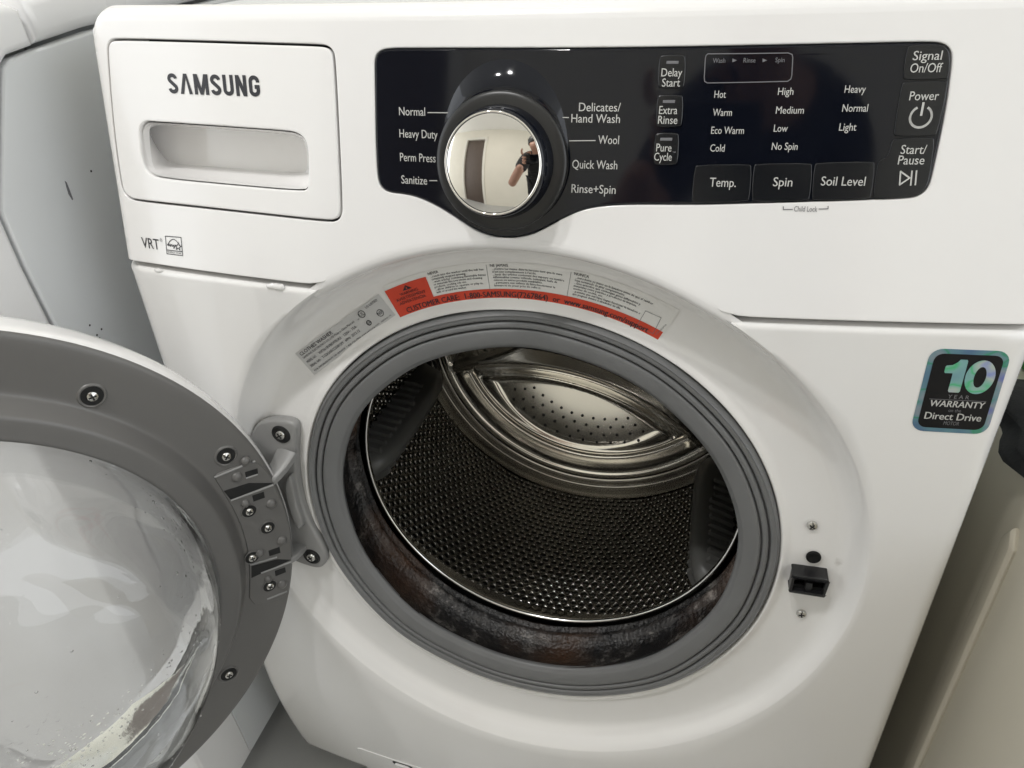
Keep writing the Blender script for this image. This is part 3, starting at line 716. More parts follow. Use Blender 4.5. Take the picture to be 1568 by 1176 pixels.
pc = fpx((1410, 179), 0.0012); rr = 0.0058
lines_mesh('power_symbol', [[(pc[0] + rr * math.cos(t), pc[1] + rr * math.sin(t)) for t in [math.radians(122 + 296 * i / 30) for i in range(31)]], [(pc[0], pc[1] + 0.001), (pc[0], pc[1] + 0.0076)]], FP, 0.0013, 0.0012, 'legend', cp)
lines_mesh('start_pause_symbol', [pxline([(1379, 262.5), (1377.5, 283), (1393, 272.5), (1379, 262.5)], 0.0012), pxline([(1396.5, 262), (1394.5, 283.5)], 0.0012), pxline([(1403.5, 261.5), (1401.5, 283)], 0.0012)], FP, 0.0009, 0.0012, 'legend', cp)
fat('child_lock_lettering', 'Child Lock', (1216, 320.2), (1251.7, 319.6), 8, 'greyink', W, d=0.0004)
lines_mesh('child_lock_bracket', [pxline([(1199.5, 316.5), (1199.5, 320.8), (1213.5, 320.6)]), pxline([(1254, 320), (1268, 319.6), (1268, 315.6)])], FP, 0.0005, 0.0004, 'greyink', W)

# ---------------- dial
KX, KS = fpx((770.5, 248)); KN = FN(KX)
Kt = Vector((1, 0.459 * KX, 0)).normalized(); Ku = KN.cross(Kt) * -1
if Ku.z < 0: Ku = -Ku
KC = Vector(FP(KX, KS, 0))
def KP(r, th, h): return tuple(KC + Kt * (r * math.cos(th)) + Ku * (r * math.sin(th)) + KN * h)
V, F = lathe(smooth_prof([(0.0, -0.006), (0.0435, -0.006), (0.0440, 0.0065), (0.0434, 0.0082), (0.040, 0.0090), (0.034, 0.0094), (0.0, 0.0095)], 1), KP, 96)
dial = mk('dial', V, F, 'ringblack', W, smooth=40, label='black dial ring around the chrome cap')
V, F = lathe(smooth_prof([(0.0365, 0.003), (0.0360, 0.008), (0.0340, 0.020), (0.0328, 0.0235), (0.0312, 0.0252)], 1), KP, 96)
mk('dial_skirt', V, F, 'black', dial, smooth=40)
bs = smooth_prof([(1.0, -0.0010), (0.93, -0.0001), (0.74, 0.0022), (0.45, 0.0052), (0.16, 0.0068), (0.0, 0.0068)], 2)
def BOSS(f, th, h): r0_ = 0.0420; sn = max(math.sin(th), 0.0); r1_ = 0.0440 + 0.0195 * sn ** 2.6; return KP(r0_ + (r1_ - r0_) * f, th, h * sn ** 1.6 - 0.0008 * (1 - sn))
V, F = lathe(bs, BOSS, 120); mk('dial_surround', V, F, 'black', cp, smooth=60)
V, F = lathe(smooth_prof([(0.0318, 0.0242), (0.0318, 0.0260), (0.0311, 0.0270), (0.0303, 0.0264)], 1), KP, 96); mk('bright_rim', V, F, 'chrome', dial, smooth=60)
rc_ = 0.0304; sag = 0.0047; Rs = (rc_ * rc_ + sag * sag) / (2 * sag)
V, F = lathe([(rc_ * (1 - i / 24), 0.0258 + sag - (Rs - math.sqrt(Rs * Rs - (rc_ * (1 - i / 24)) ** 2))) for i in range(25)], KP, 96)
mk('chrome_cap', V, F, 'chrome', dial, smooth=80)

# ---------------- door seal
prof = smooth_prof([(0.2165, 0.010), (0.2160, -0.002), (0.2135, -0.0065), (0.2105, -0.0070), (0.2082, -0.0055), (0.2078, 0.0010), (0.2078, 0.0014), (0.2070, 0.0014), (0.2070, 0.0010), (0.2064, -0.0052), (0.2036, -0.0062), (0.2018, -0.0052), (0.2014, 0.0008), (0.2014, 0.0012), (0.2007, 0.0012), (0.2007, 0.0008), (0.2000, -0.0048), (0.1960, -0.0052), (0.1900, -0.0036), (0.1855, -0.0012), (0.1828, 0.0010), (0.1822, 0.0036), (0.1836, 0.0062)], 2)
prof = [(r, -0.0035 + (h + 0.0035) * 0.6 if 0.186 < r < 0.2125 else h) for r, h in prof]
V, F = lathe(prof, lambda r, th, h: RP(r + 0.0005 * math.sin(5 * th + 0.6) + 0.0003 * math.sin(13 * th), th, h + 0.0006 * math.sin(4 * th + 2) + 0.0004 * math.sin(9 * th)), 220); mk('door_seal', V, F, 'gasket', W, smooth=60, label='ribbed grey rubber door seal')
def sealP(r, th, h):
    k = 0.0012 * math.sin(3 * th + 1) + 0.0007 * math.sin(11 * th) * (1 if h > 0.02 else 0)
    return RP(r + k, th, h)
prof = smooth_prof([(0.1826, 0.0030), (0.1850, 0.0075), (0.1925, 0.013), (0.2005, 0.022), (0.2040, 0.034), (0.2030, 0.046), (0.1985, 0.0535), (0.1960, 0.0560), (0.1985, 0.0590), (0.2005, 0.0625), (0.1985, 0.0675), (0.1960, 0.0700), (0.1985, 0.0735), (0.2100, 0.0760)], 2)
V, F = lathe(prof, sealP, 220); mk('seal_fold', V, F, 'stain', W, smooth=60, label='mould-stained inner fold of the door seal')

V, F = lathe(smooth_prof([(0.2005, 0.0500), (0.1965, 0.0540), (0.1950, 0.0575), (0.1957, 0.0610), (0.1985, 0.0640)], 2), lambda r, th, h: RP(r + 0.0012 * math.sin(3 * th + 1) + 0.0005 * math.sin(23 * th), th, h), 220); mk('seal_ridge', V, F, 'crust', W, smooth=60)
# ---------------- drum
RD = 0.25; HB = 0.40
V, F = lathe([(0.1906 + 0.0022 * math.cos(t), 0.0744 + 0.0028 * math.sin(t)) for t in [2 * PI * i / 10 for i in range(10)]], RP, 160, closed_prof=True)
drum_front = smooth_prof([(0.1906, 0.0755), (0.196, 0.078), (0.206, 0.084), (0.228, 0.100), (0.244, 0.112), (0.2495, 0.122), (RD, 0.134)], 2)
dV, dF = lathe(drum_front, RP, 160)
drum = mk('drum', dV, dF, 'steel', W, smooth=60, label='stainless steel drum with perforated wall')
mk('drum_lip', V, F, 'lip', drum, smooth=60)
# perforated wall: staggered six-sided cells, each with a real hole and a dished rim
NC = 146; h0, h1 = 0.134, 0.382; da = 2 * PI / NC; dx = da * RD; dyr = dx * math.sqrt(3) / 2; NR = int((h1 - h0) / dyr)
CV = []; CFc = []
hexo = [(math.cos(PI / 6 + k * PI / 3), math.sin(PI / 6 + k * PI / 3)) for k in range(6)]
ro = dx / math.sqrt(3); 
for j in range(NR):
    hh = h0 + dyr * (j + 0.5) + 0.002
    for i in range(NC):
        a = da * (i + 0.5 * (j % 2)); b = len(CV)
        for (fr_, dr_) in ((1.0, -0.0004), (0.84, -0.0003), (0.60, 0.0006), (0.54, 0.0036)):
            for (hx, hy) in hexo:
                th = a + hx * ro * fr_ / RD; CV.append(RP(RD + dr_ + 0.0009 * math.sin(7 * th + 26 * hh) + 0.0006 * math.sin(17 * th - 40 * hh), th, hh + hy * ro * fr_))
        for k in range(6):
            k2 = (k + 1) % 6
            CFc.append((b + 6 + k, b + 6 + k2, b + 12 + k2, b + 12 + k))
            CFc.append((b + k, b + k2, b + 6 + k2, b + 6 + k)); CFc.append((b + 12 + k, b + 12 + k2, b + 18 + k2, b + 18 + k))
o = mk('perforated_wall', CV, CFc, 'drum', drum, smooth=None, fix=False, kind='stuff')
o.data.polygons.foreach_set('use_smooth', [True] * len(o.data.polygons))
V, F = lathe([(RD - 0.0003, h0 + dyr * 0.9), (RD, h0 - 0.002)], RP, 160); mk('wall_band', V, F, 'steel', drum)
hE = h0 + dyr * NR
V, F = lathe(smooth_prof([(RD - 0.0014, hE - dyr * 0.55), (RD - 0.0016, HB - 0.012), (RD - 0.003, HB - 0.007), (RD - 0.001, HB - 0.003), (RD - 0.008, HB - 0.001), (RD - 0.014, HB - 0.006), (RD - 0.018, HB - 0.004)], 2), RP, 160)
mk('rear_bead', V, F, 'bead', drum, smooth=60)
V, F = lathe([(0.262, 0.08), (0.262, 0.43), (0.0, 0.43)], RP, 64); mk('outer_tub', V, F, 'dark', W, smooth=60)
# rear plate with three pressed lens-shaped pockets
PK = math.radians(-103)
def rear(x, y):
    r = math.hypot(x, y); hh = HB - 0.013 * min(max((0.236 - r) / 0.02, 0), 1); 
    for k in range(3):
        a = -(PK + k * 2 * PI / 3) - PI / 2; xx = x * math.cos(a) - y * math.sin(a); yy = x * math.sin(a) + y * math.cos(a)
        m1 = (-0.050 - 1.55 * xx * xx) - yy; m2 = (0.226 - r)
        mm = min(m1, m2); t = min(max(mm / 0.024, 0), 1); t2 = t * t * (3 - 2 * t)
        hh += 0.030 * t2
        # broad rounded bead along the panel border
        hh += 0.24 * (yy + 0.142) * min(max((mm - 0.034) / 0.016, 0), 1)   # panel floor dished towards the axis
        if mm > 0.014: hh -= 0.011 * math.exp(-((mm - 0.0345) / 0.0072) ** 2)
    return hh
V = []; F = []; nr, nt_ = 120, 260
for i in range(nr + 1):
    r = 0.2325 * i / nr
    for j in range(nt_):
        th = 2 * PI * j / nt_; V.append(RP(r, th, rear(r * math.cos(th), r * math.sin(th))))
for i in range(nr):
    for j in range(nt_): F.append((i * nt_ + j, i * nt_ + (j + 1) % nt_, (i + 1) * nt_ + (j + 1) % nt_, (i + 1) * nt_ + j))
mk('rear_plate', V, F, 'plate', drum, smooth=80)
holes = [(460 + x / 4, 460 + y / 4) for x, y in ((1307, 560), (1367, 560), (1422, 556), (1303, 615), (1362, 615), (1420, 607), (1478, 599), (1367, 668), (1423, 662), (1480, 652), (1533, 637), (1430, 716), (1488, 706), (1542, 690), (1500, 760), (1556, 742))]
holes += [(820 + x / 4, 460 + y / 4) for x, y in ((37, 598), (93, 637), (153, 671), (218, 700), (283, 718), (350, 735), (420, 743), (490, 746), (561, 743), (40, 651), (101, 690), (168, 722), (237, 747), (309, 768), (381, 782), (457, 788), (532, 789), (607, 782), (49, 706), (117, 742), (189, 773), (262, 798), (340, 817), (418, 828), (498, 831), (577, 827), (657, 818), (62, 760), (136, 797), (213, 825), (293, 847), (376, 863), (460, 872), (544, 872), (629, 864))]
V = []; F = []
for p in holes:
    r, th = rpx(p, HB + 0.012); x, y = r * math.cos(th), r * math.sin(th); b = len(V)
    for j in range(8):
        a = 2 * PI * j / 8; xx, yy = x + 0.0022 * math.cos(a), y + 0.0022 * math.sin(a); V.append(RP(math.hypot(xx, yy), math.atan2(yy, xx), rear(xx, yy) - 0.0006))
    F.append(tuple(range(b, b + 8)))
mk('rear_plate_holes', V, F, 'dark', drum, smooth=None, kind='stuff')
# three ribbed lifters
for k, deg in enumerate((-164, -43, 77)):
    a0 = math.radians(deg)
    def BP(u, hgt, h): # u: along the wall (m), hgt: towards the axis
        r = RD - hgt; return RP(math.hypot(r, u), a0 + math.atan2(u, r), h)
    V = []; F = []
    stn = [(0.128, 0.2), (0.136, 0.62), (0.15, 0.86), (0.17, 0.95), (0.24, 1.0), (0.31, 0.95), (0.34, 0.85), (0.368, 0.6), (0.380, 0.25)]
    sec = [(-0.026, -0.003), (-0.023, 0.005), (-0.017, 0.020), (-0.011, 0.036), (-0.006, 0.042), (0.0, 0.044), (0.006, 0.042), (0.011, 0.036), (0.017, 0.020), (0.023, 0.005), (0.026, -0.003)]
    for (h, sc_) in stn: V += [BP(u * (0.75 + 0.25 * sc_), hg * sc_ if hg > 0 else hg, h) for u, hg in sec]
    m_ = len(sec)
    for i in range(len(stn) - 1):
        for j in range(m_ - 1): F.append((i * m_ + j, i * m_ + j + 1, (i + 1) * m_ + j + 1, (i + 1) * m_ + j))
    F.append(tuple(range(m_))); F.append(tuple((len(stn) - 1) * m_ + j for j in range(m_)))
    bf = mk('lifter', V, F, 'baffle', drum, smooth=40)
    bm = bmesh.new()
    for i in range(11):
        hh = 0.152 + 0.0155 * i; e = 0.0028
        top = 0.031 if i < 8 else 0.026
        for sg in (-1, 1):
            q = [(sg * 0.0285, 0.003), (sg * 0.0230, 0.019), (sg * 0.0170, top), (sg * 0.0100, top), (sg * 0.0160, 0.017), (sg * 0.021, 0.003)]
            vs = [bm.verts.new(BP(u, g, hh + dh)) for dh in (-e, e) for u, g in q]
            for jj in range(5): bm.faces.new((vs[jj], vs[jj + 1], vs[6 + jj + 1], vs[6 + jj]))
            bm.faces.new(vs[:6]); bm.faces.new(vs[6:])
    bmesh.ops.recalc_face_normals(bm, faces=bm.faces)
    frombm('lifter_ribs', bm, 'baffle', bf, smooth=30, kind='stuff')

# ---------------- labels on the recess
def ringtext(name, s, r0, th_c, width, cap, m, parent, h=-0.0004, bold=0.0, align='c', res=2):
    V, F = place_text(s, width, cap, bold, align, res=res); hn = len(V) / 2
    return mk(name, [RP(r0 + y, th_c - x / r0, h - (0.00003 if bold and i >= hn else 0)) for i, (x, y) in enumerate(V)], F, m, parent, smooth=None, fix=False)
def sector(name, r0, r1, t0, t1, m, parent, h=-0.0002, n=40, rc=0.0):
    V = []; F = []
    for i in range(n + 1):
        t = math.radians(t0 + (t1 - t0) * i / n)
        V += [RP(r0, t, h), RP(r1, t, h)]
    for i in range(n): F.append((2 * i, 2 * i + 1, 2 * i + 3, 2 * i + 2))
    return mk(name, V, F, m, parent, smooth=None, fix=False)
WL = sector('warning_label', 0.2258, 0.2545, 116.6, 62.6, 'label', W, h=-0.0002, n=60)
WL['label'] = 'long curved warning label with a red strip above the seal'
# red block on the left, red strip along the bottom
V = []; F = []
for i in range(13):
    t = math.radians(116.8 + (107.9 - 116.8) * i / 12); V += [RP(0.2252, t, -0.0005), RP(0.2505, t, -0.0005)]
for i in range(12): F.append((2 * i, 2 * i + 1, 2 * i + 3, 2 * i + 2))
mk('red_block', V, F, 'red', WL, smooth=None, fix=False)
sector('red_strip', 0.2252, 0.2335, 107.9, 62.9, 'red', WL, h=-0.0005, n=50)
ra = math.radians
ringtext('customer_care_lettering', 'CUSTOMER CARE:  1-800-SAMSUNG(7267864)  or  www.samsung.com/support', 0.2271, ra(90.0), 0.2283 * ra(49.0), 0.0044, 'ink', WL, h=-0.0008, bold=0.02)
tri = [(112.35, 0.2435), (112.35 + 0.95, 0.2435), (112.35 - 0.95, 0.2435)]
V = [RP(0.2490, ra(112.35), -0.0008), RP(0.2452, ra(113.35), -0.0008), RP(0.2452, ra(111.35), -0.0008)]; mk('warning_triangle', V, [(0, 1, 2)], 'ink', WL, smooth=None, fix=False)
V = [RP(0.2480, ra(112.35), -0.0010), RP(0.2460, ra(112.5), -0.0010), RP(0.2460, ra(112.2), -0.0010)]; mk('triangle_mark', V, [(0, 1, 2)], 'red', WL, smooth=None, fix=False)
for s, r, dg in (('WARNING', 0.2418, 4.0), ('AVERTISSEMENT', 0.2384, 6.6), ('ADVERTENCIA', 0.2350, 6.0)):
    ringtext('warning_lettering', s, r, ra(112.3), r * ra(dg), 0.0024, 'ink', WL, h=-0.0008, bold=0.004)
COLS = [(107.3, 11.0, 'NEVER', ['...reach into the washer until the tub has', 'completely stopped spinning.', '...wash articles containing flammable fumes', 'or materials like petroleum and cleaning', 'products, cooking oils etc.', '...allow children to operate or play in,', 'with or around the washer.']),
        (95.6, 13.6, 'NE JAMAIS', ["...mettre les mains dans la laveuse tant que la cuve", "n'est pas complètement à l'arrêt.", '...laver des articles contenant des vapeurs ou matière', 'inflammables comme: véhicule, nettoyant, huile de', 'cuisson ou autres produits semblables.', '...permettre aux enfants de faire fonctionner la', 'laveuse ni de jouer près de celle-ci.']),
        (81.0, 14.6, 'NUNCA', ['...introduzca su mano en la lavadora antes de que el tambor', 'haya terminado de girar completamente.', '...lave artículos que contengan gases inflamables y', 'materiales como petróleo y productos de limpieza,', 'aceites de cocina, etc.', '...permita que sus hijos hagan funcionar la lavadora o', 'que jueguen dentro o alrededor de ella.'])]
for t0, span, head, rows in COLS:
    ringtext('heading', head, 0.2512, ra(t0), None, 0.0021, 'ink', WL, h=-0.0005, bold=0.012, align='l')
    mx = max(len(r) for r in rows)
    V = []; F = []
    for i, row in enumerate(rows):
        r0 = 0.2487 - i * 0.0022
        v2, f2 = place_text(row, r0 * ra(span) * len(row) / mx * 0.94, 0.00160, 0.0, 'l', res=1)
        v2 = np.concatenate([v2, v2 + (0.00010, 0.00006)]); f2 = f2 + [tuple(i_ + len(v2) // 2 for i_ in f_) for f_ in f2]; b = len(V)
        V += [RP(r0 + y, ra(t0 - 0.3) - x / r0, -0.0005 - (0.00003 if i_ >= len(v2) // 2 else 0)) for i_, (x, y) in enumerate(v2)]; F += [tuple(b + k for k in f) for f in f2]
    mk('small_print', V, F, 'ink', WL, smooth=None, fix=False)
for t in (96.3, 81.6): 
    V = [RP(0.2318, ra(t), -0.0005), RP(0.2530, ra(t), -0.0005), RP(0.2530, ra(t - 0.07), -0.0005), RP(0.2318, ra(t - 0.07), -0.0005)]; mk('column_rule', V, [(0, 1, 2, 3)], 'greyink', WL, smooth=None, fix=False)
# blank framed square at the label's end
sq = [rpx(p, -0.0005) for p in ((988.5, 476), (1012.5, 486.5), (1000, 511), (974.5, 500))]
def sqp(u, v):
    x = [(r * math.cos(t), r * math.sin(t)) for r, t in sq]
    q_ = [(1 - u) * (1 - v) * x[0][i] + u * (1 - v) * x[1][i] + u * v * x[2][i] + (1 - u) * v * x[3][i] for i in range(2)]
    return q_
def RXY(x, y, d=0.0): return RP(math.hypot(x, y), math.atan2(y, x), -d)
lines_mesh('square_outline', [[sqp(0, 0), sqp(1, 0), sqp(1, 1), sqp(0, 1), sqp(0, 0)]], RXY, 0.00035, 0.0006, 'greyink', WL)
text('part_number', 'DC68-02832A-05', RXY, *[(lambda r, t: (r * math.cos(t), r * math.sin(t)))(*rpx((1013, 505)))][0], 0.0115, 0.0011, 'greyink', WL, d=0.0006, th=ra(52))
# rating label, a straight silver strip
rc = [(lambda r, t: (r * math.cos(t), r * math.sin(t)))(*rpx(p)) for p in ((452, 541), (579.5, 450), (606, 482), (481.5, 574))]
def rl(u, v): return tuple((1 - u) * (1 - v) * rc[3][i] + u * (1 - v) * rc[2][i] + u * v * rc[1][i] + (1 - u) * v * rc[0][i] for i in range(2))
def RLP(u, v, d=0.0): return RXY(*rl(u, v), d)
RL = mk('rating_label', [RLP(u, v, 0.0003) for u, v in ((0, 0), (1, 0), (1, 1), (0, 1))], [(0, 1, 2, 3)], 'silver', W, smooth=None, fix=False, label='silver rating label with small black print')
rw = math.hypot(rl(1, .5)[0] - rl(0, .5)[0], rl(1, .5)[1] - rl(0, .5)[1]); rh = math.hypot(rl(.5, 1)[0] - rl(.5, 0)[0], rl(.5, 1)[1] - rl(.5, 0)[1])
def rt(s, u, v, wu, cap, bold=0.004, name='rating_lettering'):
    V, F = place_text(s, wu, cap, bold, 'l', res=2); hn = len(V) / 2; return mk(name, [RLP(u + x, v + y, 0.0007 + (0.00003 if i >= hn else 0)) for i, (x, y) in enumerate(V)], F, 'ink', RL, smooth=None, fix=False)
rt('CLOTHES WASHER', 0.035, 0.80, 0.40, 0.13, 0.012)
rt('SAMSUNG ELECTRONICS CO.,LTD Made in China Plant #3', 0.035, 0.67, 0.63, 0.075)
rt('MODEL NO.', 0.035, 0.47, 0.12, 0.085); rt('WF361BVBEWR/A2   120V~ 15A', 0.19, 0.47, 0.46, 0.10)
rt('SERIAL NO.', 0.035, 0.28, 0.13, 0.085); rt('Y1GA5AECC03812M   60Hz  2012.12', 0.19, 0.28, 0.46, 0.10)
rt('FOR INFORMATION OR SERVICE: 1-800-726-7864 www.samsung.com', 0.035, 0.09, 0.80, 0.06)
def rcirc(u, v, r, wd, name):
    pts = [(u + r / rw * math.cos(t), v + r / rh * math.sin(t)) for t in [2 * PI * i / 24 for i in range(25)]]
    lines_mesh(name, [[rl(*p) for p in pts]], RXY, wd, 0.0007, 'ink', RL)
rcirc(0.765, 0.76, 0.0031, 0.0006, 'approval_mark'); rt('UL', 0.742, 0.69, 0.045, 0.14)
rt('US LISTED', 0.83, 0.82, 0.13, 0.09); rt('c', 0.705, 0.66, 0.015, 0.06)
rcirc(0.765, 0.35, 0.0021, 0.0007, 'approval_mark'); rt('SA', 0.748, 0.31, 0.035, 0.09)
rcirc(0.905, 0.40, 0.0030, 0.0005, 'approval_mark'); rt('NSF', 0.880, 0.345, 0.05, 0.12, 0.008)
rt('NSF/ANSI 172', 0.86, 0.08, 0.11, 0.05)

# ---------------- door latch, plug and screws on the right of the recess
def RS(u, v, d): return tuple(AX * -d + u * E1 + v * E2)
pa, pb = [(lambda r, t: (r * math.cos(t), r * math.sin(t)))(*rpx(p_, -0.014)) for p_ in ((1213.5, 880.5), (1262, 916))]
lx0, lx1, lz0, lz1 = pa[0], pb[0] + 0.0005, pb[1], pa[1]
bm = bmesh.new(); dd = 0.014; wl = 0.0024
for (u0, u1, v0, v1, d0, d1) in ((lx0, lx1, lz1 - wl, lz1, -0.001, dd), (lx0, lx1, lz0, lz0 + wl, -0.001, dd), (lx0, lx0 + wl, lz0 + wl, lz1 - wl, -0.001, dd), (lx1 - wl, lx1, lz0 + wl, lz1 - wl, -0.001, dd), (lx0 + wl, lx1 - wl, lz0 + wl, lz1 - wl, -0.001, 0.004)): boxv(bm, RS, u0, u1, v0, v1, d0, d1)
bmesh.ops.remove_doubles(bm, verts=bm.verts, dist=1e-6); bmesh.ops.recalc_face_normals(bm, faces=bm.faces)
lt = frombm('door_latch', bm, 'latch', W, smooth=None, label='black plastic latch socket'); bv = lt.modifiers.new('b', 'BEVEL'); bv.width = 0.0009; bv.segments = 2
bm = bmesh.new(); boxv(bm, RS, (lx0 + lx1) / 2 - 0.002, (lx0 + lx1) / 2 + 0.003, lz0 + wl, lz0 + 0.012, 0.002, 0.012); boxv(bm, RS, lx0 + wl, lx1 - wl, lz0 + wl, lz0 + 0.006, 0.002, 0.009)
frombm('latch_tongue', bm, 'latch', lt, smooth=None)
for px in ((1243.5, 804), (1227, 939)):
    r, t = rpx(px); screw(RS, r * math.cos(t), r * math.sin(t), 0.0005, 0.0042, W, rot=px[0])
r, t = rpx((1245.5, 852)); x, y = r * math.cos(t), r * math.sin(t)
V, F = lathe(smooth_prof([(0.0058, 0.0), (0.0060, 0.0016), (0.0052, 0.0024), (0.0038, 0.0018), (0.0, 0.0016)], 1), lambda r_, th, h: RS(x + r_ * math.cos(th), y + r_ * math.sin(th), h), 24); mk('rubber_plug', V, F, 'rubber', W, smooth=60)

# ---------------- warranty sticker
sc_ = [ppx(p) for p in ((1393.5, 658.5), (1511, 665), (1550, 538), (1425.5, 533))]
def stk(u, v): return tuple((1 - u) * (1 - v) * sc_[0][i] + u * (1 - v) * sc_[1][i] + u * v * sc_[2][i] + (1 - u) * v * sc_[3][i] for i in range(2))
def SP(u, v, d=0.0):
    x, z = stk(u, v); q_ = panel_pt(x, z); return (q_[0], q_[1] - d, q_[2])
swd = math.hypot(stk(1, .5)[0] - stk(0, .5)[0], stk(1, .5)[1] - stk(0, .5)[1]); sht = math.hypot(stk(.5, 1)[0] - stk(.5, 0)[0], stk(.5, 1)[1] - stk(.5, 0)[1])
def srr(m0, rad):
    lp = rrect(m0 * swd, m0 * swd, swd - m0 * swd, sht - m0 * swd, rad, 6); return [(a / swd, b / sht) for a, b in lp]
cut = [i / 12 for i in range(1, 12)]
S1 = slab('warranty_sticker', [srr(0.0, 0.0085)], 0.0003, -0.0002, SP, 'holo', W, bevel=0.0, cx=cut, cy=cut, weighted=False, label='holographic-edged black 10 year warranty sticker')
slab('black_field', [srr(0.07, 0.0058)], 0.0005, 0.0002, SP, 'field', S1, bevel=0.0, cx=cut, cy=cut, weighted=False)
def sx(s, u, v, wu, cap, m, bold=0.0, slant=0.0, name='sticker_lettering'):
    V, F = place_text(s, wu, cap, bold, 'c', slant=slant * sht / swd); hn = len(V) / 2; return mk(name, [SP(u + x, v + y, 0.0008 + (0.00003 if bold and i >= hn else 0)) for i, (x, y) in enumerate(V)], F, m, S1, smooth=None, fix=False)
one = [(0.36, 0.505), (0.48, 0.505), (0.495, 0.52), (0.495, 0.875), (0.485, 0.89), (0.40, 0.89), (0.375, 0.86), (0.32, 0.825), (0.245, 0.815), (0.235, 0.80), (0.235, 0.745), (0.245, 0.73), (0.345, 0.73), (0.345, 0.52)]
slab('sticker_numeral', [one], 0.0009, 0.0006, SP, 'holonum', S1, bevel=0.0, weighted=False)
ell = lambda rx, ry: [(0.695 + rx * math.cos(t), 0.695 + ry * math.sin(t)) for t in [2 * PI * i / 40 for i in range(40)]]
slab('sticker_numeral', [ell(0.185, 0.197), ell(0.075, 0.122)], 0.0009, 0.0006, SP, 'holonum', S1, bevel=0.0, weighted=False)
sx('Y E A R', 0.50, 0.43, 0.27, 0.045, 'greyink', 0.01); sx('WARRANTY', 0.505, 0.325, 0.70, 0.075, 'legend', 0.02, 0.08)
lines_mesh('sticker_rule', [[(0.14, 0.412), (0.86, 0.412)]], SP, 0.006, 0.0008, 'greyink', S1)
sx('on the', 0.50, 0.265, 0.16, 0.04, 'greyink'); sx('Direct Drive', 0.50, 0.165, 0.73, 0.085, 'legend', 0.014); sx('MOTOR', 0.50, 0.10, 0.20, 0.045, 'greyink', 0.0, 0.08)
# ---------------- hinge bracket on the recess
hb_px = [(384, 672), (388, 655), (400, 643.5), (424, 641.5), (446, 644), (456, 652), (455, 672), (454, 700), (456, 730), (462, 764), (473, 795), (488, 822), (502, 848), (499.5, 864), (488, 870), (470, 865), (452, 858), (440, 852), (425, 840), (405, 800), (392, 750), (384, 700)]
hb = chaikin([(lambda r, t: (r * math.cos(t), r * math.sin(t)))(*rpx(p, -0.008)) for p in hb_px], 2)
HG = slab('hinge_bracket', [hb], 0.010, -0.001, RS, 'hinge', W, bevel=0.003, label='cast grey hinge bracket with two arms')
for px in ((430.5, 665), (477.5, 852)):
    r, t = rpx(px, -0.010); x, y = r * math.cos(t), r * math.sin(t)
    V, F = lathe(smooth_prof([(0.0095, 0.0095), (0.0090, 0.0112), (0.0078, 0.0112), (0.0072, 0.0104), (0.0, 0.0103)], 1), lambda r_, th, h, x=x, y=y: RS(x + r_ * math.cos(th), y + r_ * math.sin(th), h), 28)
    mk('screw_seat', V, F, 'dark', HG, smooth=50)
    screw(RS, x, y, 0.0108, 0.0050, HG, rot=px[1], name='hinge_screw')
# raised web and the two curved arms that reach into the door
def pxR(p, d): r, t = rpx(p, -d); return RS(r * math.cos(t), r * math.sin(t), d)
for (a, b, c, tip) in (((441, 690), (430, 715), (416, 733), (400, 748)), ((455, 835), (450, 846), (444, 853), (430, 862))):
    bm = bmesh.new()
    A_ = Vector(pxR(a, 0.008)); B_ = Vector(pxR(b, 0.020)); C_ = Vector(pxR(c, 0.030)); u, v = dpx(tip, 0.0); D_ = Vector(DP(u, v, -0.004))
    pts = []
    for i in range(13):
        t = i / 12; q_ = (1 - t) ** 3 * A_ + 3 * (1 - t) ** 2 * t * B_ + 3 * (1 - t) * t * t * C_ + t ** 3 * D_; pts.append(q_)
    # flat arm: wide sideways, thin vertically
    rings = []
    for i, p in enumerate(pts):
        k = 1 - 0.35 * i / 12; hw, hz = 0.011 * k, 0.0042
        tdir = (pts[min(i + 1, 12)] - pts[max(i - 1, 0)]).normalized(); side = tdir.cross(Vector((0, 0, 1))).normalized(); up = side.cross(tdir)
        rings.append([bm.verts.new(p + side * sx_ * hw + up * sz * hz) for sx_, sz in ((-1, -0.6), (-0.8, -1), (0.8, -1), (1, -0.6), (1, 0.6), (0.8, 1), (-0.8, 1), (-1, 0.6))])
    for r0_, r1_ in zip(rings[:-1], rings[1:]):
        for j in range(8): bm.faces.new((r0_[j], r0_[(j + 1) % 8], r1_[(j + 1) % 8], r1_[j]))
    bm.faces.new(rings[0]); bm.faces.new(rings[-1])
    bmesh.ops.recalc_face_normals(bm, faces=bm.faces)
    frombm('hinge_arm', bm, 'hinge', HG, smooth=45)
rib = chaikin([(lambda r, t: (r * math.cos(t), r * math.sin(t)))(*rpx(p, -0.014)) for p in ((436, 742), (445, 722), (450, 745), (456, 775), (466, 802), (458, 812), (447, 790), (440, 765))], 2)
slab('bracket_rib', [rib], 0.016, 0.006, RS, 'hinge', HG, bevel=0.002)

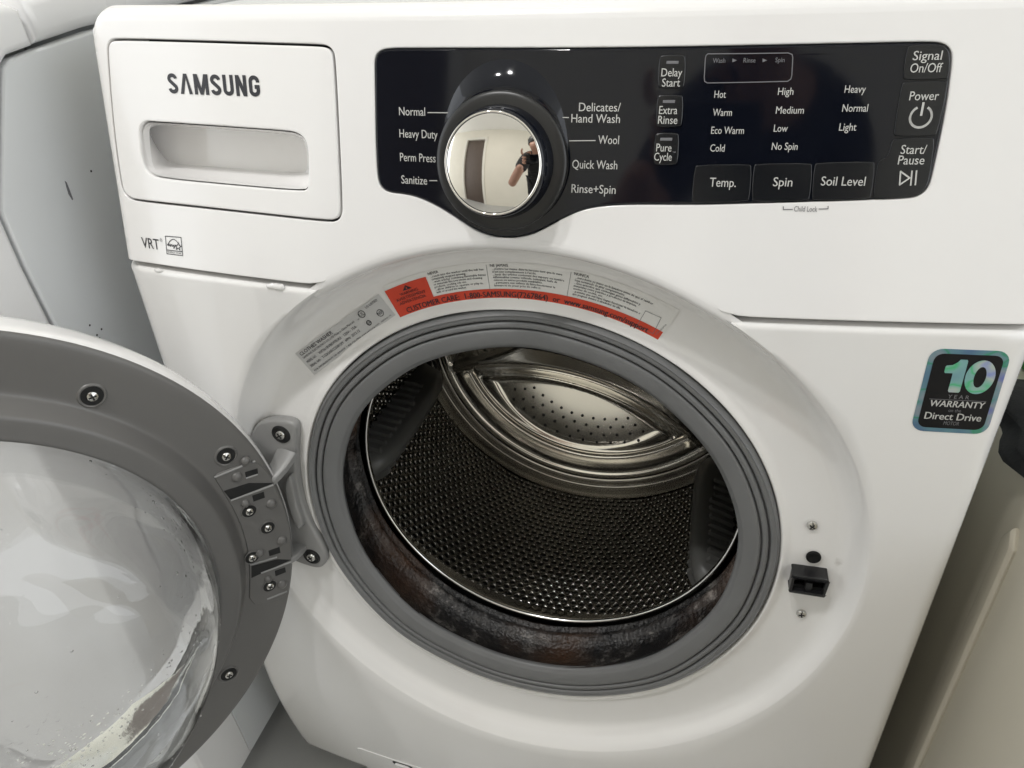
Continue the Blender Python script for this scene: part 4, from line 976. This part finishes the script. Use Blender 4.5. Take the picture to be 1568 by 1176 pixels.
# ---------------- the open door
V, F = lathe(smooth_prof([(0.2748, 0.0005), (0.2762, -0.002), (0.2772, -0.008), (0.2772, -0.022), (0.273, -0.034), (0.262, -0.042), (0.235, -0.046), (0.203, -0.044), (0.199, -0.040), (0.1985, -0.030), (0.1985, -0.012)], 2), DL, 180)
door = mk('door', V, F, 'white', W, smooth=60, label='round white door seen from its grey inner side')
V, F = lathe(smooth_prof([(0.2748, -0.004), (0.2750, 0.0000), (0.2742, 0.0018), (0.2715, 0.0030), (0.262, 0.0032), (0.240, 0.0030), (0.2295, 0.0030), (0.2275, 0.0045), (0.2245, 0.0095), (0.2205, 0.0165), (0.2185, 0.0185), (0.2150, 0.0190), (0.2060, 0.0196), (0.2015, 0.0200), (0.2000, 0.0185), (0.1995, 0.010), (0.1995, -0.0148)], 2), DL, 200)
mk('inner_frame', V, F, 'frame', door, smooth=45)
# clear bowl: outer and inner skin
bo = smooth_prof([(0.1990, 0.004), (0.1980, 0.022), (0.193, 0.045), (0.186, 0.066), (0.176, 0.086), (0.160, 0.104), (0.135, 0.115), (0.095, 0.122), (0.05, 0.125), (0.0, 0.126)], 2)
bi = smooth_prof([(0.1942, 0.004), (0.1934, 0.022), (0.1886, 0.044), (0.1815, 0.064), (0.1715, 0.083), (0.156, 0.100), (0.132, 0.1105), (0.093, 0.1173), (0.05, 0.1203), (0.0, 0.1213)], 2)
V, F = lathe(smooth_prof([(0.1992, 0.012), (0.1935, 0.006), (0.188, -0.004), (0.183, -0.011), (0.180, -0.0142)], 1), lambda r, th, h: (lambda e: DL(0.1992 + (r - 0.1992) * e, th, 0.012 + (h - 0.012) * e))(max(0.02, min(1.0, (math.degrees(th) + 160) / 25, (-30 - math.degrees(th)) / 28))), 120, th0=math.radians(-160), th1=math.radians(-30)); mk('streak_reflector', V, F, 'streakmirror', door, smooth=60)  # tapered mirror arc, added and angled to make the bowl's bright streak
V, F = lathe(bo[:-1] + [(0.0002, 0.126), (0.0002, 0.1213)] + bi[:-1][::-1], DL, 200, closed_prof=True); bowl = mk('glass_bowl', V, F, 'glass', door, smooth=80, label='clear glass bowl beaded with water drops')
# drops clinging to the bowl
bm = bmesh.new(); rng = random.Random(3)
bp = [(r, h) for r, h in bo if r > 0.02]
for i in range(160):
    k = rng.random(); idx = min(int((0.15 + 0.85 * k) * (len(bp) - 1)), len(bp) - 2)
    r, h = bp[idx]; th = rng.uniform(-2.9, 0.6) if rng.random() < 0.8 else rng.uniform(0, 2 * PI)
    p = Vector(DL(r, th, h)); p2 = Vector(DL(bp[idx + 1][0], th, bp[idx + 1][1])); tg = (p2 - p).normalized(); tt = Vector((-math.sin(th) * DA[0], -math.sin(th) * DA[1], math.cos(th))).normalized()
    nn = tg.cross(tt).normalized()
    if nn.dot(p - Vector(tuple(DC + DN * 0.03))) < 0: nn = -nn
    sz = rng.uniform(0.0005, 0.0011) * (2.0 if rng.random() < 0.06 else 1)
    ring = [bm.verts.new(p + (tg * math.cos(a) + tt * math.sin(a)) * sz) for a in [2 * PI * j / 8 for j in range(8)]]
    ring2 = [bm.verts.new(p + (tg * math.cos(a) + tt * math.sin(a)) * sz * 0.7 + nn * sz * 0.45) for a in [2 * PI * j / 8 for j in range(8)]]
    top = bm.verts.new(p + nn * sz * 0.62)
    for j in range(8):
        bm.faces.new((ring[j], ring[(j + 1) % 8], ring2[(j + 1) % 8], ring2[j])); bm.faces.new((ring2[j], ring2[(j + 1) % 8], top))
frombm('water_drops', bm, 'glass', bowl, smooth=80, kind='stuff')
V, F = lathe([(0.1990, -0.014), (0.12, -0.016), (0.0, -0.017)], DL, 96); mk('outer_window', V, F, 'backing', door, smooth=60)
# screws sunk in cups
def cup(u, v, r=0.0085, parent=None):
    V, F = lathe(smooth_prof([(r * 1.25, 0.0026), (r * 1.12, 0.0042), (r * 0.98, 0.0043), (r * 0.90, 0.0030)], 1), lambda r_, th, h: DP(u + r_ * math.cos(th), v + r_ * math.sin(th), h), 28); mk('screw_cup', V, F, 'frame', parent, smooth=60)
    V, F = lathe([(r * 0.93, 0.0034), (r * 0.88, 0.00335), (0.0, 0.00335)], lambda r_, th, h: DP(u + r_ * math.cos(th), v + r_ * math.sin(th), h), 28); mk('cup_floor', V, F, 'dark', parent, smooth=60)
    screw(DP, u, v, 0.0036, r * 0.52, parent, rot=u * 50, name='door_screw')
for px in ((141, 606), (346, 698), (350, 1032)):
    cup(*dpx(px, 0.003), parent=door)
for a in (1.9, 2.6, 3.3, 4.0, 4.7):
    cup(0.249 * math.cos(a), 0.249 * math.sin(a), parent=door)
# hinge cover plate let into the frame
Z4 = lambda x, y: (310 + 0.2721 * x, 620 + 0.2721 * y)
hp = [dpx(Z4(*p), 0.0045) for p in ((66, 408), (90, 385), (200, 345), (300, 315), (372, 382), (408, 455), (455, 560), (490, 680), (500, 790), (502, 880), (495, 1000), (478, 1075), (380, 1110), (265, 1130), (268, 960), (262, 850), (240, 745), (205, 650), (160, 560), (110, 480))]
HPl = slab('hinge_plate', [chaikin(hp, 1)], 0.0044, 0.001, DP, 'frame', door, bevel=0.0008)
def quadpx(name, pts, d0, d1, m, bevel=0.0002):
    return slab(name, [[dpx(Z4(*p), d0) for p in pts]], d0, d1, DP, m, HPl, bevel=bevel, weighted=False)
quadpx('arm_slot', [(120, 485), (262, 440), (402, 440), (160, 535)], 0.0047, 0.003, 'dark')
quadpx('arm_slot', [(276, 908), (420, 870), (498, 872), (276, 975)], 0.0047, 0.003, 'dark')
for pts in ([(240, 380), (310, 358), (314, 388), (246, 412)], [(280, 512), (345, 490), (352, 522), (288, 545)], [(372, 822), (434, 800), (440, 832), (378, 852)], [(408, 935), (466, 915), (470, 942), (412, 965)]):
    quadpx('square_slot', pts, 0.0048, 0.003, 'dark')
for a, b in (((68, 410), (225, 345)), ((160, 540), (400, 452)), ((330, 948), (500, 885)), ((365, 1096), (476, 1050)), ((246, 414), (312, 392)), ((268, 902), (420, 858)), ((284, 322), (298, 319))):
    p, q_ = dpx(Z4(*a), 0.005), dpx(Z4(*b), 0.005); bm = bmesh.new(); tube(bm, [DP(*p, 0.0045), DP(*q_, 0.0045)], 0.0010, 8); frombm('raised_lip', bm, 'hinge', HPl, smooth=60)
for (x, y, r) in ((243, 318, 0.0045), (195, 408, 0.0052), (242, 556, 0.0042), (388, 558, 0.0052), (447, 765, 0.0052), (325, 836, 0.0046), (370, 982, 0.0040), (449, 1012, 0.0052)):
    u, v = dpx(Z4(x, y), 0.005)
    V, F = lathe([(r, 0.0040), (r * 0.95, 0.0052), (r * 0.75, 0.0066), (r * 0.4, 0.0074), (0.0, 0.0076)], lambda r_, th, h, u=u, v=v: DP(u + r_ * math.cos(th), v + r_ * math.sin(th), h), 20); mk('bump', V, F, 'frame', HPl, smooth=60)
def cup2(x, y):
    u, v = dpx(Z4(x, y), 0.0045); r = 0.0066
    V, F = lathe([(r * 1.15, 0.0042), (r * 1.08, 0.0054), (r * 0.96, 0.0052)], lambda r_, th, h: DP(u + r_ * math.cos(th), v + r_ * math.sin(th), h), 24); mk('screw_cup', V, F, 'frame', HPl, smooth=60)
    V, F = lathe([(r, 0.0050), (0.0, 0.0049)], lambda r_, th, h: DP(u + r_ * math.cos(th), v + r_ * math.sin(th), h), 24); mk('cup_floor', V, F, 'dark', HPl, smooth=60)
    screw(DP, u, v, 0.0052, 0.0040, HPl, rot=x, name='plate_screw')
for x, y in ((262, 597), (367, 690), (278, 858), (378, 1017)): cup2(x, y)

# ================================================================== neighbouring machine on the left
NX = -0.41
NB = thing('neighbour_washer', 'white laundry machine with a scuffed grey side panel standing beside the open door', 'washing machine', (-0.75, 0.3, FZ))
YZ = lambda y, z, d: (NX + d, y, z)
crease = [(0.0, -0.498), (-0.015, -0.16), (-0.030, 0.185), (-0.035, 0.245), (-0.036, 0.29), (0.011, 0.380), (0.016, 0.3885), (0.024, 0.3925), (0.05, 0.3955), (0.113, 0.4015), (0.70, 0.425), (0.70, -0.498)]
slab('side_panel', [crease], 0.0, -0.012, YZ, 'side', NB, bevel=0.003, label='grey painted side panel with a dark scratch')
front = [(0.0025, -0.498), (-0.0175, -0.16), (-0.0325, 0.185), (-0.0375, 0.245), (-0.0385, 0.29), (0.009, 0.382), (0.014, 0.390), (0.022, 0.3955), (0.0495, 0.3985), (0.048, 0.425), (0.036, 0.431), (0.0, 0.430), (-0.03, 0.420), (-0.075, 0.31), (-0.09, 0.245), (-0.09, -0.3), (-0.07, -0.498)]
nx1 = -1.09
def NFP(y, z, d): return (NX + d, y, z)
def npost(u, v, d):
    # pull the front outline back towards the corner so that it is rounded in plan
    return u, v, d
slab('front_cover', [front], 0.0015, -0.68, NFP, 'nwhite', NB, bevel=0.006, smooth=40)
lid = [(0.0515, 0.3985), (0.113, 0.4045), (0.70, 0.428), (0.70, 0.452), (0.30, 0.447), (0.10, 0.440), (0.0515, 0.434)]
slab('top_lid', [lid], 0.0015, -0.68, NFP, 'nwhite', NB, bevel=0.010, smooth=40)
box('far_side', nx1, nx1 + 0.012, 0.0, 0.70, -0.498, 0.40, 'side', NB, bevel=0.002)
box('rear_cover', nx1 + 0.012, NX - 0.012, 0.69, 0.70, -0.498, 0.40, 'side', NB, bevel=0.002)
for xx in (NX - 0.045, nx1 + 0.05):
    for yy in (0.015, 0.62):
        V, F = lathe([(0.0, 0.0), (0.022, 0.0), (0.022, 0.014), (0.012, 0.017), (0.012, 0.033), (0.0, 0.033)], lambda r, th, h, xx=xx, yy=yy: (xx + r * math.cos(th), yy + r * math.sin(th), FZ + h), 24); mk('foot', V, F, 'nwhite', NB)
for pts in ([(99, 277), (101.5, 279), (106, 290), (111.5, 305), (110.5, 306.5), (104.5, 297)],):
    lp = [tuple(on_x(p, NX)[1:]) for p in pts]; slab('paint_chip', [lp], 0.0004, -0.0002, YZ, 'greyink', NB, bevel=0.0, weighted=False)
for px in ((155, 504), (137, 498), (148, 513), (152, 518), (139, 262)):
    y, z = on_x(px, NX)[1:]; disc2d('paint_speck', y, z, 0.0011, YZ, 0.0004, 'dark', NB, n=7)

# ================================================================== low cabinet on the right with things on it
CX = 0.40
CB = thing('low_cabinet', 'low beige cabinet with a raised vertical rib beside the washing machine', 'cabinet', (0.62, 0.2, FZ))
box('body', CX, 0.95, -0.32, 0.62, FZ + 0.02, 0.072, 'beige', CB, bevel=0.006)
XZ = lambda y, z, d: (CX - d, y, z)
slab('rib', [[(0.036, FZ + 0.05), (0.060, FZ + 0.05), (0.056, 0.02), (0.046, 0.036), (0.036, 0.02)]], 0.006, -0.002, XZ, 'beige', CB, bevel=0.004)
box('plinth', CX + 0.03, 0.93, -0.30, 0.60, FZ, FZ + 0.025, 'dark', CB, bevel=0.002)
def lump(name, c, s, m, seed, amp=0.12, sub=4):
    bm = bmesh.new(); bmesh.ops.create_icosphere(bm, subdivisions=sub, radius=1.0); rg = random.Random(seed)
    ph = [(rg.uniform(2, 6), Vector((rg.uniform(-1, 1), rg.uniform(-1, 1), rg.uniform(-1, 1))).normalized(), rg.uniform(0, 6)) for _ in range(9)]
    for v in bm.verts:
        n_ = v.co.normalized(); k = 1 + sum(amp / (1 + 0.3 * f) * math.sin(f * n_.dot(a) * 2 + p) for f, a, p in ph)
        z = max(n_.z * k, -0.75)
        v.co = (c[0] + n_.x * k * s[0], c[1] + n_.y * k * s[1], c[2] + z * s[2])
    return frombm(name, bm, m, smooth=80, loc=(c[0], c[1], c[2] - 0.75 * s[2]))
tag(lump('fleece_bundle', (0.500, 0.100, 0.092), (0.122, 0.105, 0.027), 'cloth', 5), 'bundle of black fleece lying on the low beige cabinet', 'fabric')
gz = 0.072
bm = bmesh.new()
PG = lambda r, th, h: (0.490 + r * math.cos(th), 0.268 + r * math.sin(th), gz + h)
V, F = lathe(smooth_prof([(0.0, 0.0), (0.045, 0.0), (0.050, 0.006), (0.050, 0.125), (0.044, 0.150), (0.020, 0.165), (0.018, 0.185), (0.0, 0.187)], 1), PG, 40)
bm.free()
tag(mk('green_bottle', V, F, 'green', smooth=50, loc=(0.490, 0.268, gz)), 'green plastic bottle behind the black fleece bundle', 'bottle')
# dark dish on the washer's top
TZ = 0.414
PD = lambda r, th, h: (0.185 + r * math.cos(th), 0.165 + r * math.sin(th), TZ + h)
V, F = lathe(smooth_prof([(0.0, 0.0), (0.030, 0.0), (0.036, 0.003), (0.060, 0.022), (0.075, 0.050), (0.072, 0.052), (0.056, 0.026), (0.030, 0.006), (0.0, 0.006)], 1), PD, 56)
tag(mk('black_bowl', V, F, 'blackware', smooth=50, loc=(0.185, 0.165, TZ)), 'round black bowl standing on the top panel of the open washing machine', 'bowl')

# ================================================================== what the dial mirrors: doorway, person, phone
DW = thing('doorway_door', 'closed dark brown door in a pale frame', 'door', (-1.24, WY - 0.05, FZ))
box('door_leaf', -1.615, -0.865, WY - 0.09, WY - 0.05, FZ + 0.005, 1.415, 'doorwood', DW, bevel=0.003)
box('frame_post', -1.70, -1.62, WY + 0.001, WY + 0.02, FZ, 1.50, 'trim', DW, bevel=0.003)
box('frame_post', -0.86, -0.78, WY + 0.001, WY + 0.02, FZ, 1.50, 'trim', DW, bevel=0.003)
box('frame_head', -1.619, -0.861, WY + 0.001, WY + 0.02, 1.42, 1.50, 'trim', DW, bevel=0.003)
# phone held right behind the lens
PHC = CAM - CF * 0.010 + CR * 0.052 - CU * 0.018
def PHP(u, v, d): return tuple(PHC + CR * u + CU * v + CF * d)
PH = thing('phone', 'black phone held up in front of the person', 'phone', tuple(PHC - CU * 0.036))
slab('case', [rrect(-0.073, -0.036, 0.073, 0.036, 0.009)], 0.004, -0.004, PHP, 'black', PH, bevel=0.0015, weighted=False)
slab('camera_bump', [rrect(-0.070, 0.004, -0.040, 0.033, 0.007)], 0.0052, 0.0035, PHP, 'ringblack', PH, bevel=0.0006, weighted=False)
# person
def skin_body(name, pts, edges, rad, root, m, parent=None, sub=2, **k):
    me = bpy.data.meshes.new(name); me.from_pydata([tuple(map(float, p)) for p in pts], edges, [])
    o = bpy.data.objects.new(name, me); C.objects.link(o)
    md = o.modifiers.new('s', 'SKIN'); md.use_smooth_shade = True
    sd = o.modifiers.new('d', 'SUBSURF'); sd.levels = sub; sd.render_levels = sub
    for i, v in enumerate(me.skin_vertices[0].data): v.radius = rad[i] if isinstance(rad[i], tuple) else (rad[i], rad[i]); v.use_root = (i == root)
    dg = bpy.context.evaluated_depsgraph_get(); m2 = bpy.data.meshes.new_from_object(o.evaluated_get(dg)); bpy.data.objects.remove(o)
    m2.materials.clear(); m2.materials.append(M[m]); return link(name, m2, parent, smooth=80, **k)
bx, by = 0.46, -1.18
HAND = np.array(PHP(-0.088, -0.020, -0.012)); HANDR = np.array(PHP(0.088, -0.020, -0.012))
ELB = (0.01, -0.72, 0.26); ELR = (0.60, -0.78, 0.28)
LF = lambda p, q_, t: tuple(np.array(p) * (1 - t) + np.array(q_) * t)
pts = [(0.46, -1.18, 0.32), (0.44, -1.10, 0.42), (0.40, -1.00, 0.50), (0.36, -0.90, 0.57), (0.335, -0.84, 0.605), (0.31, -0.79, 0.64), (0.285, -0.74, 0.675), (0.275, -0.71, 0.72),
       (0.25, -0.90, 0.575), (0.19, -0.88, 0.55), (0.10, -0.80, 0.40), ELB, LF(ELB, HAND, 0.5), LF(ELB, HAND, 0.88),
       (0.46, -0.92, 0.575), (0.52, -0.91, 0.55), (0.575, -0.96, 0.42), (0.60, -1.00, 0.28), (0.60, -0.96, 0.15), (0.595, -0.92, 0.03),
       (0.37, -1.20, 0.26), (0.36, -1.15, -0.03), (0.36, -1.19, -0.42), (0.36, -1.16, -0.495), (0.35, -1.05, -0.50),
       (0.55, -1.20, 0.26), (0.56, -1.15, -0.03), (0.56, -1.19, -0.42), (0.56, -1.16, -0.495), (0.57, -1.05, -0.50)]
edges = [(0, 1), (1, 2), (2, 3), (3, 4), (4, 5), (5, 6), (6, 7), (3, 8), (8, 9), (9, 10), (10, 11), (11, 12), (12, 13), (3, 14), (14, 15), (15, 16), (16, 17), (17, 18), (18, 19), (0, 20), (20, 21), (21, 22), (22, 23), (23, 24), (0, 25), (25, 26), (26, 27), (27, 28), (28, 29)]
rad = [0.125, 0.12, 0.125, 0.105, 0.058, 0.056, 0.080, 0.078, 0.072, 0.060, 0.050, 0.043, 0.040, 0.030, 0.072, 0.060, 0.050, 0.043, 0.040, 0.030, 0.09, 0.066, 0.042, 0.038, 0.030, 0.09, 0.066, 0.042, 0.038, 0.030]
PE = thing('person', 'person in a black t-shirt bending forward and holding up a phone', 'person', (bx, by, FZ))
skin_body('body', pts, edges, rad, 0, 'skin', PE)
# shirt and trousers follow the body, a little larger
sp_ = [pts[0], pts[1], pts[2], pts[3], pts[8], pts[9], pts[10], pts[14], pts[15], pts[16], LF(pts[3], pts[4], 0.7), (0.465, -1.20, 0.24)]
skin_body('shirt', sp_, [(0, 1), (1, 2), (2, 3), (3, 4), (4, 5), (5, 6), (3, 7), (7, 8), (8, 9), (3, 10), (0, 11)], [0.165, 0.165, 0.17, 0.145, 0.098, 0.085, 0.072, 0.098, 0.085, 0.072, 0.085, 0.165], 0, 'shirt', PE)
tp = [pts[0], pts[20], pts[21], pts[22], pts[25], pts[26], pts[27]]
skin_body('trousers', tp, [(0, 1), (1, 2), (2, 3), (0, 4), (4, 5), (5, 6)], [0.15, 0.11, 0.082, 0.062, 0.11, 0.082, 0.062], 0, 'shirt', PE)
# hair
bm = bmesh.new(); bmesh.ops.create_icosphere(bm, subdivisions=3, radius=1.0)
for v in bm.verts:
    x, y, z = v.co; z2 = z if z > -0.35 or y < 0.1 else -0.1
    v.co = (0.288 + x * 0.086 * (1 + 0.06 * math.sin(9 * z + 5 * y)), -0.762 + y * 0.088 - (0.015 if y > 0 else 0), 0.735 + max(z2, -0.7) * 0.086)
frombm('hair', bm, 'ringblack', PE, smooth=80)
# fingers: each its own tapered chain closing on the phone edge
u0 = -0.085
for k in range(4):
    v0 = -0.028 + 0.020 * k
    ch = [PHP(u0 - 0.004, v0, -0.016), PHP(u0 + 0.002, v0 + 0.002, 0.006), PHP(u0 + 0.010, v0 + 0.003, 0.0085), PHP(u0 + 0.020 + 0.003 * (k in (1, 2)), v0 + 0.003, 0.0075)]
    if k == 3: ch = [PHP(u0 - 0.004, v0, -0.016), PHP(u0 - 0.012, v0 + 0.016, -0.004), PHP(u0 - 0.010, v0 + 0.034, 0.0), PHP(u0 - 0.004, v0 + 0.046, 0.0)]   # raised forefinger
    skin_body('finger', ch, [(0, 1), (1, 2), (2, 3)], [0.0095, 0.0085, 0.0078, 0.0066], 0, 'skin', PE)
skin_body('thumb', [PHP(u0, -0.034, -0.020), PHP(u0 + 0.020, -0.030, -0.020), PHP(u0 + 0.045, -0.022, -0.014)], [(0, 1), (1, 2)], [0.012, 0.0105, 0.008], 0, 'skin', PE)
# the other hand hangs open beside the leg
hb0 = np.array((0.595, -0.92, 0.03))
for k in range(4):
    o_ = np.array((0.0, -0.024 + 0.016 * k, 0.0)); L_ = (0.060, 0.072, 0.076, 0.068)[k]
    skin_body('finger', [tuple(hb0 + o_), tuple(hb0 + o_ + (0.0, 0.004, -0.045)), tuple(hb0 + o_ + (-0.008, 0.008, -0.045 - L_ * 0.5)), tuple(hb0 + o_ + (-0.022, 0.008, -0.045 - L_ * 0.9))], [(0, 1), (1, 2), (2, 3)], [0.010, 0.009, 0.008, 0.0066], 0, 'skin', PE)
skin_body('thumb', [tuple(hb0 + (-0.01, 0.03, 0.0)), tuple(hb0 + (-0.02, 0.048, -0.03)), tuple(hb0 + (-0.028, 0.052, -0.06))], [(0, 1), (1, 2)], [0.012, 0.0105, 0.008], 0, 'skin', PE)
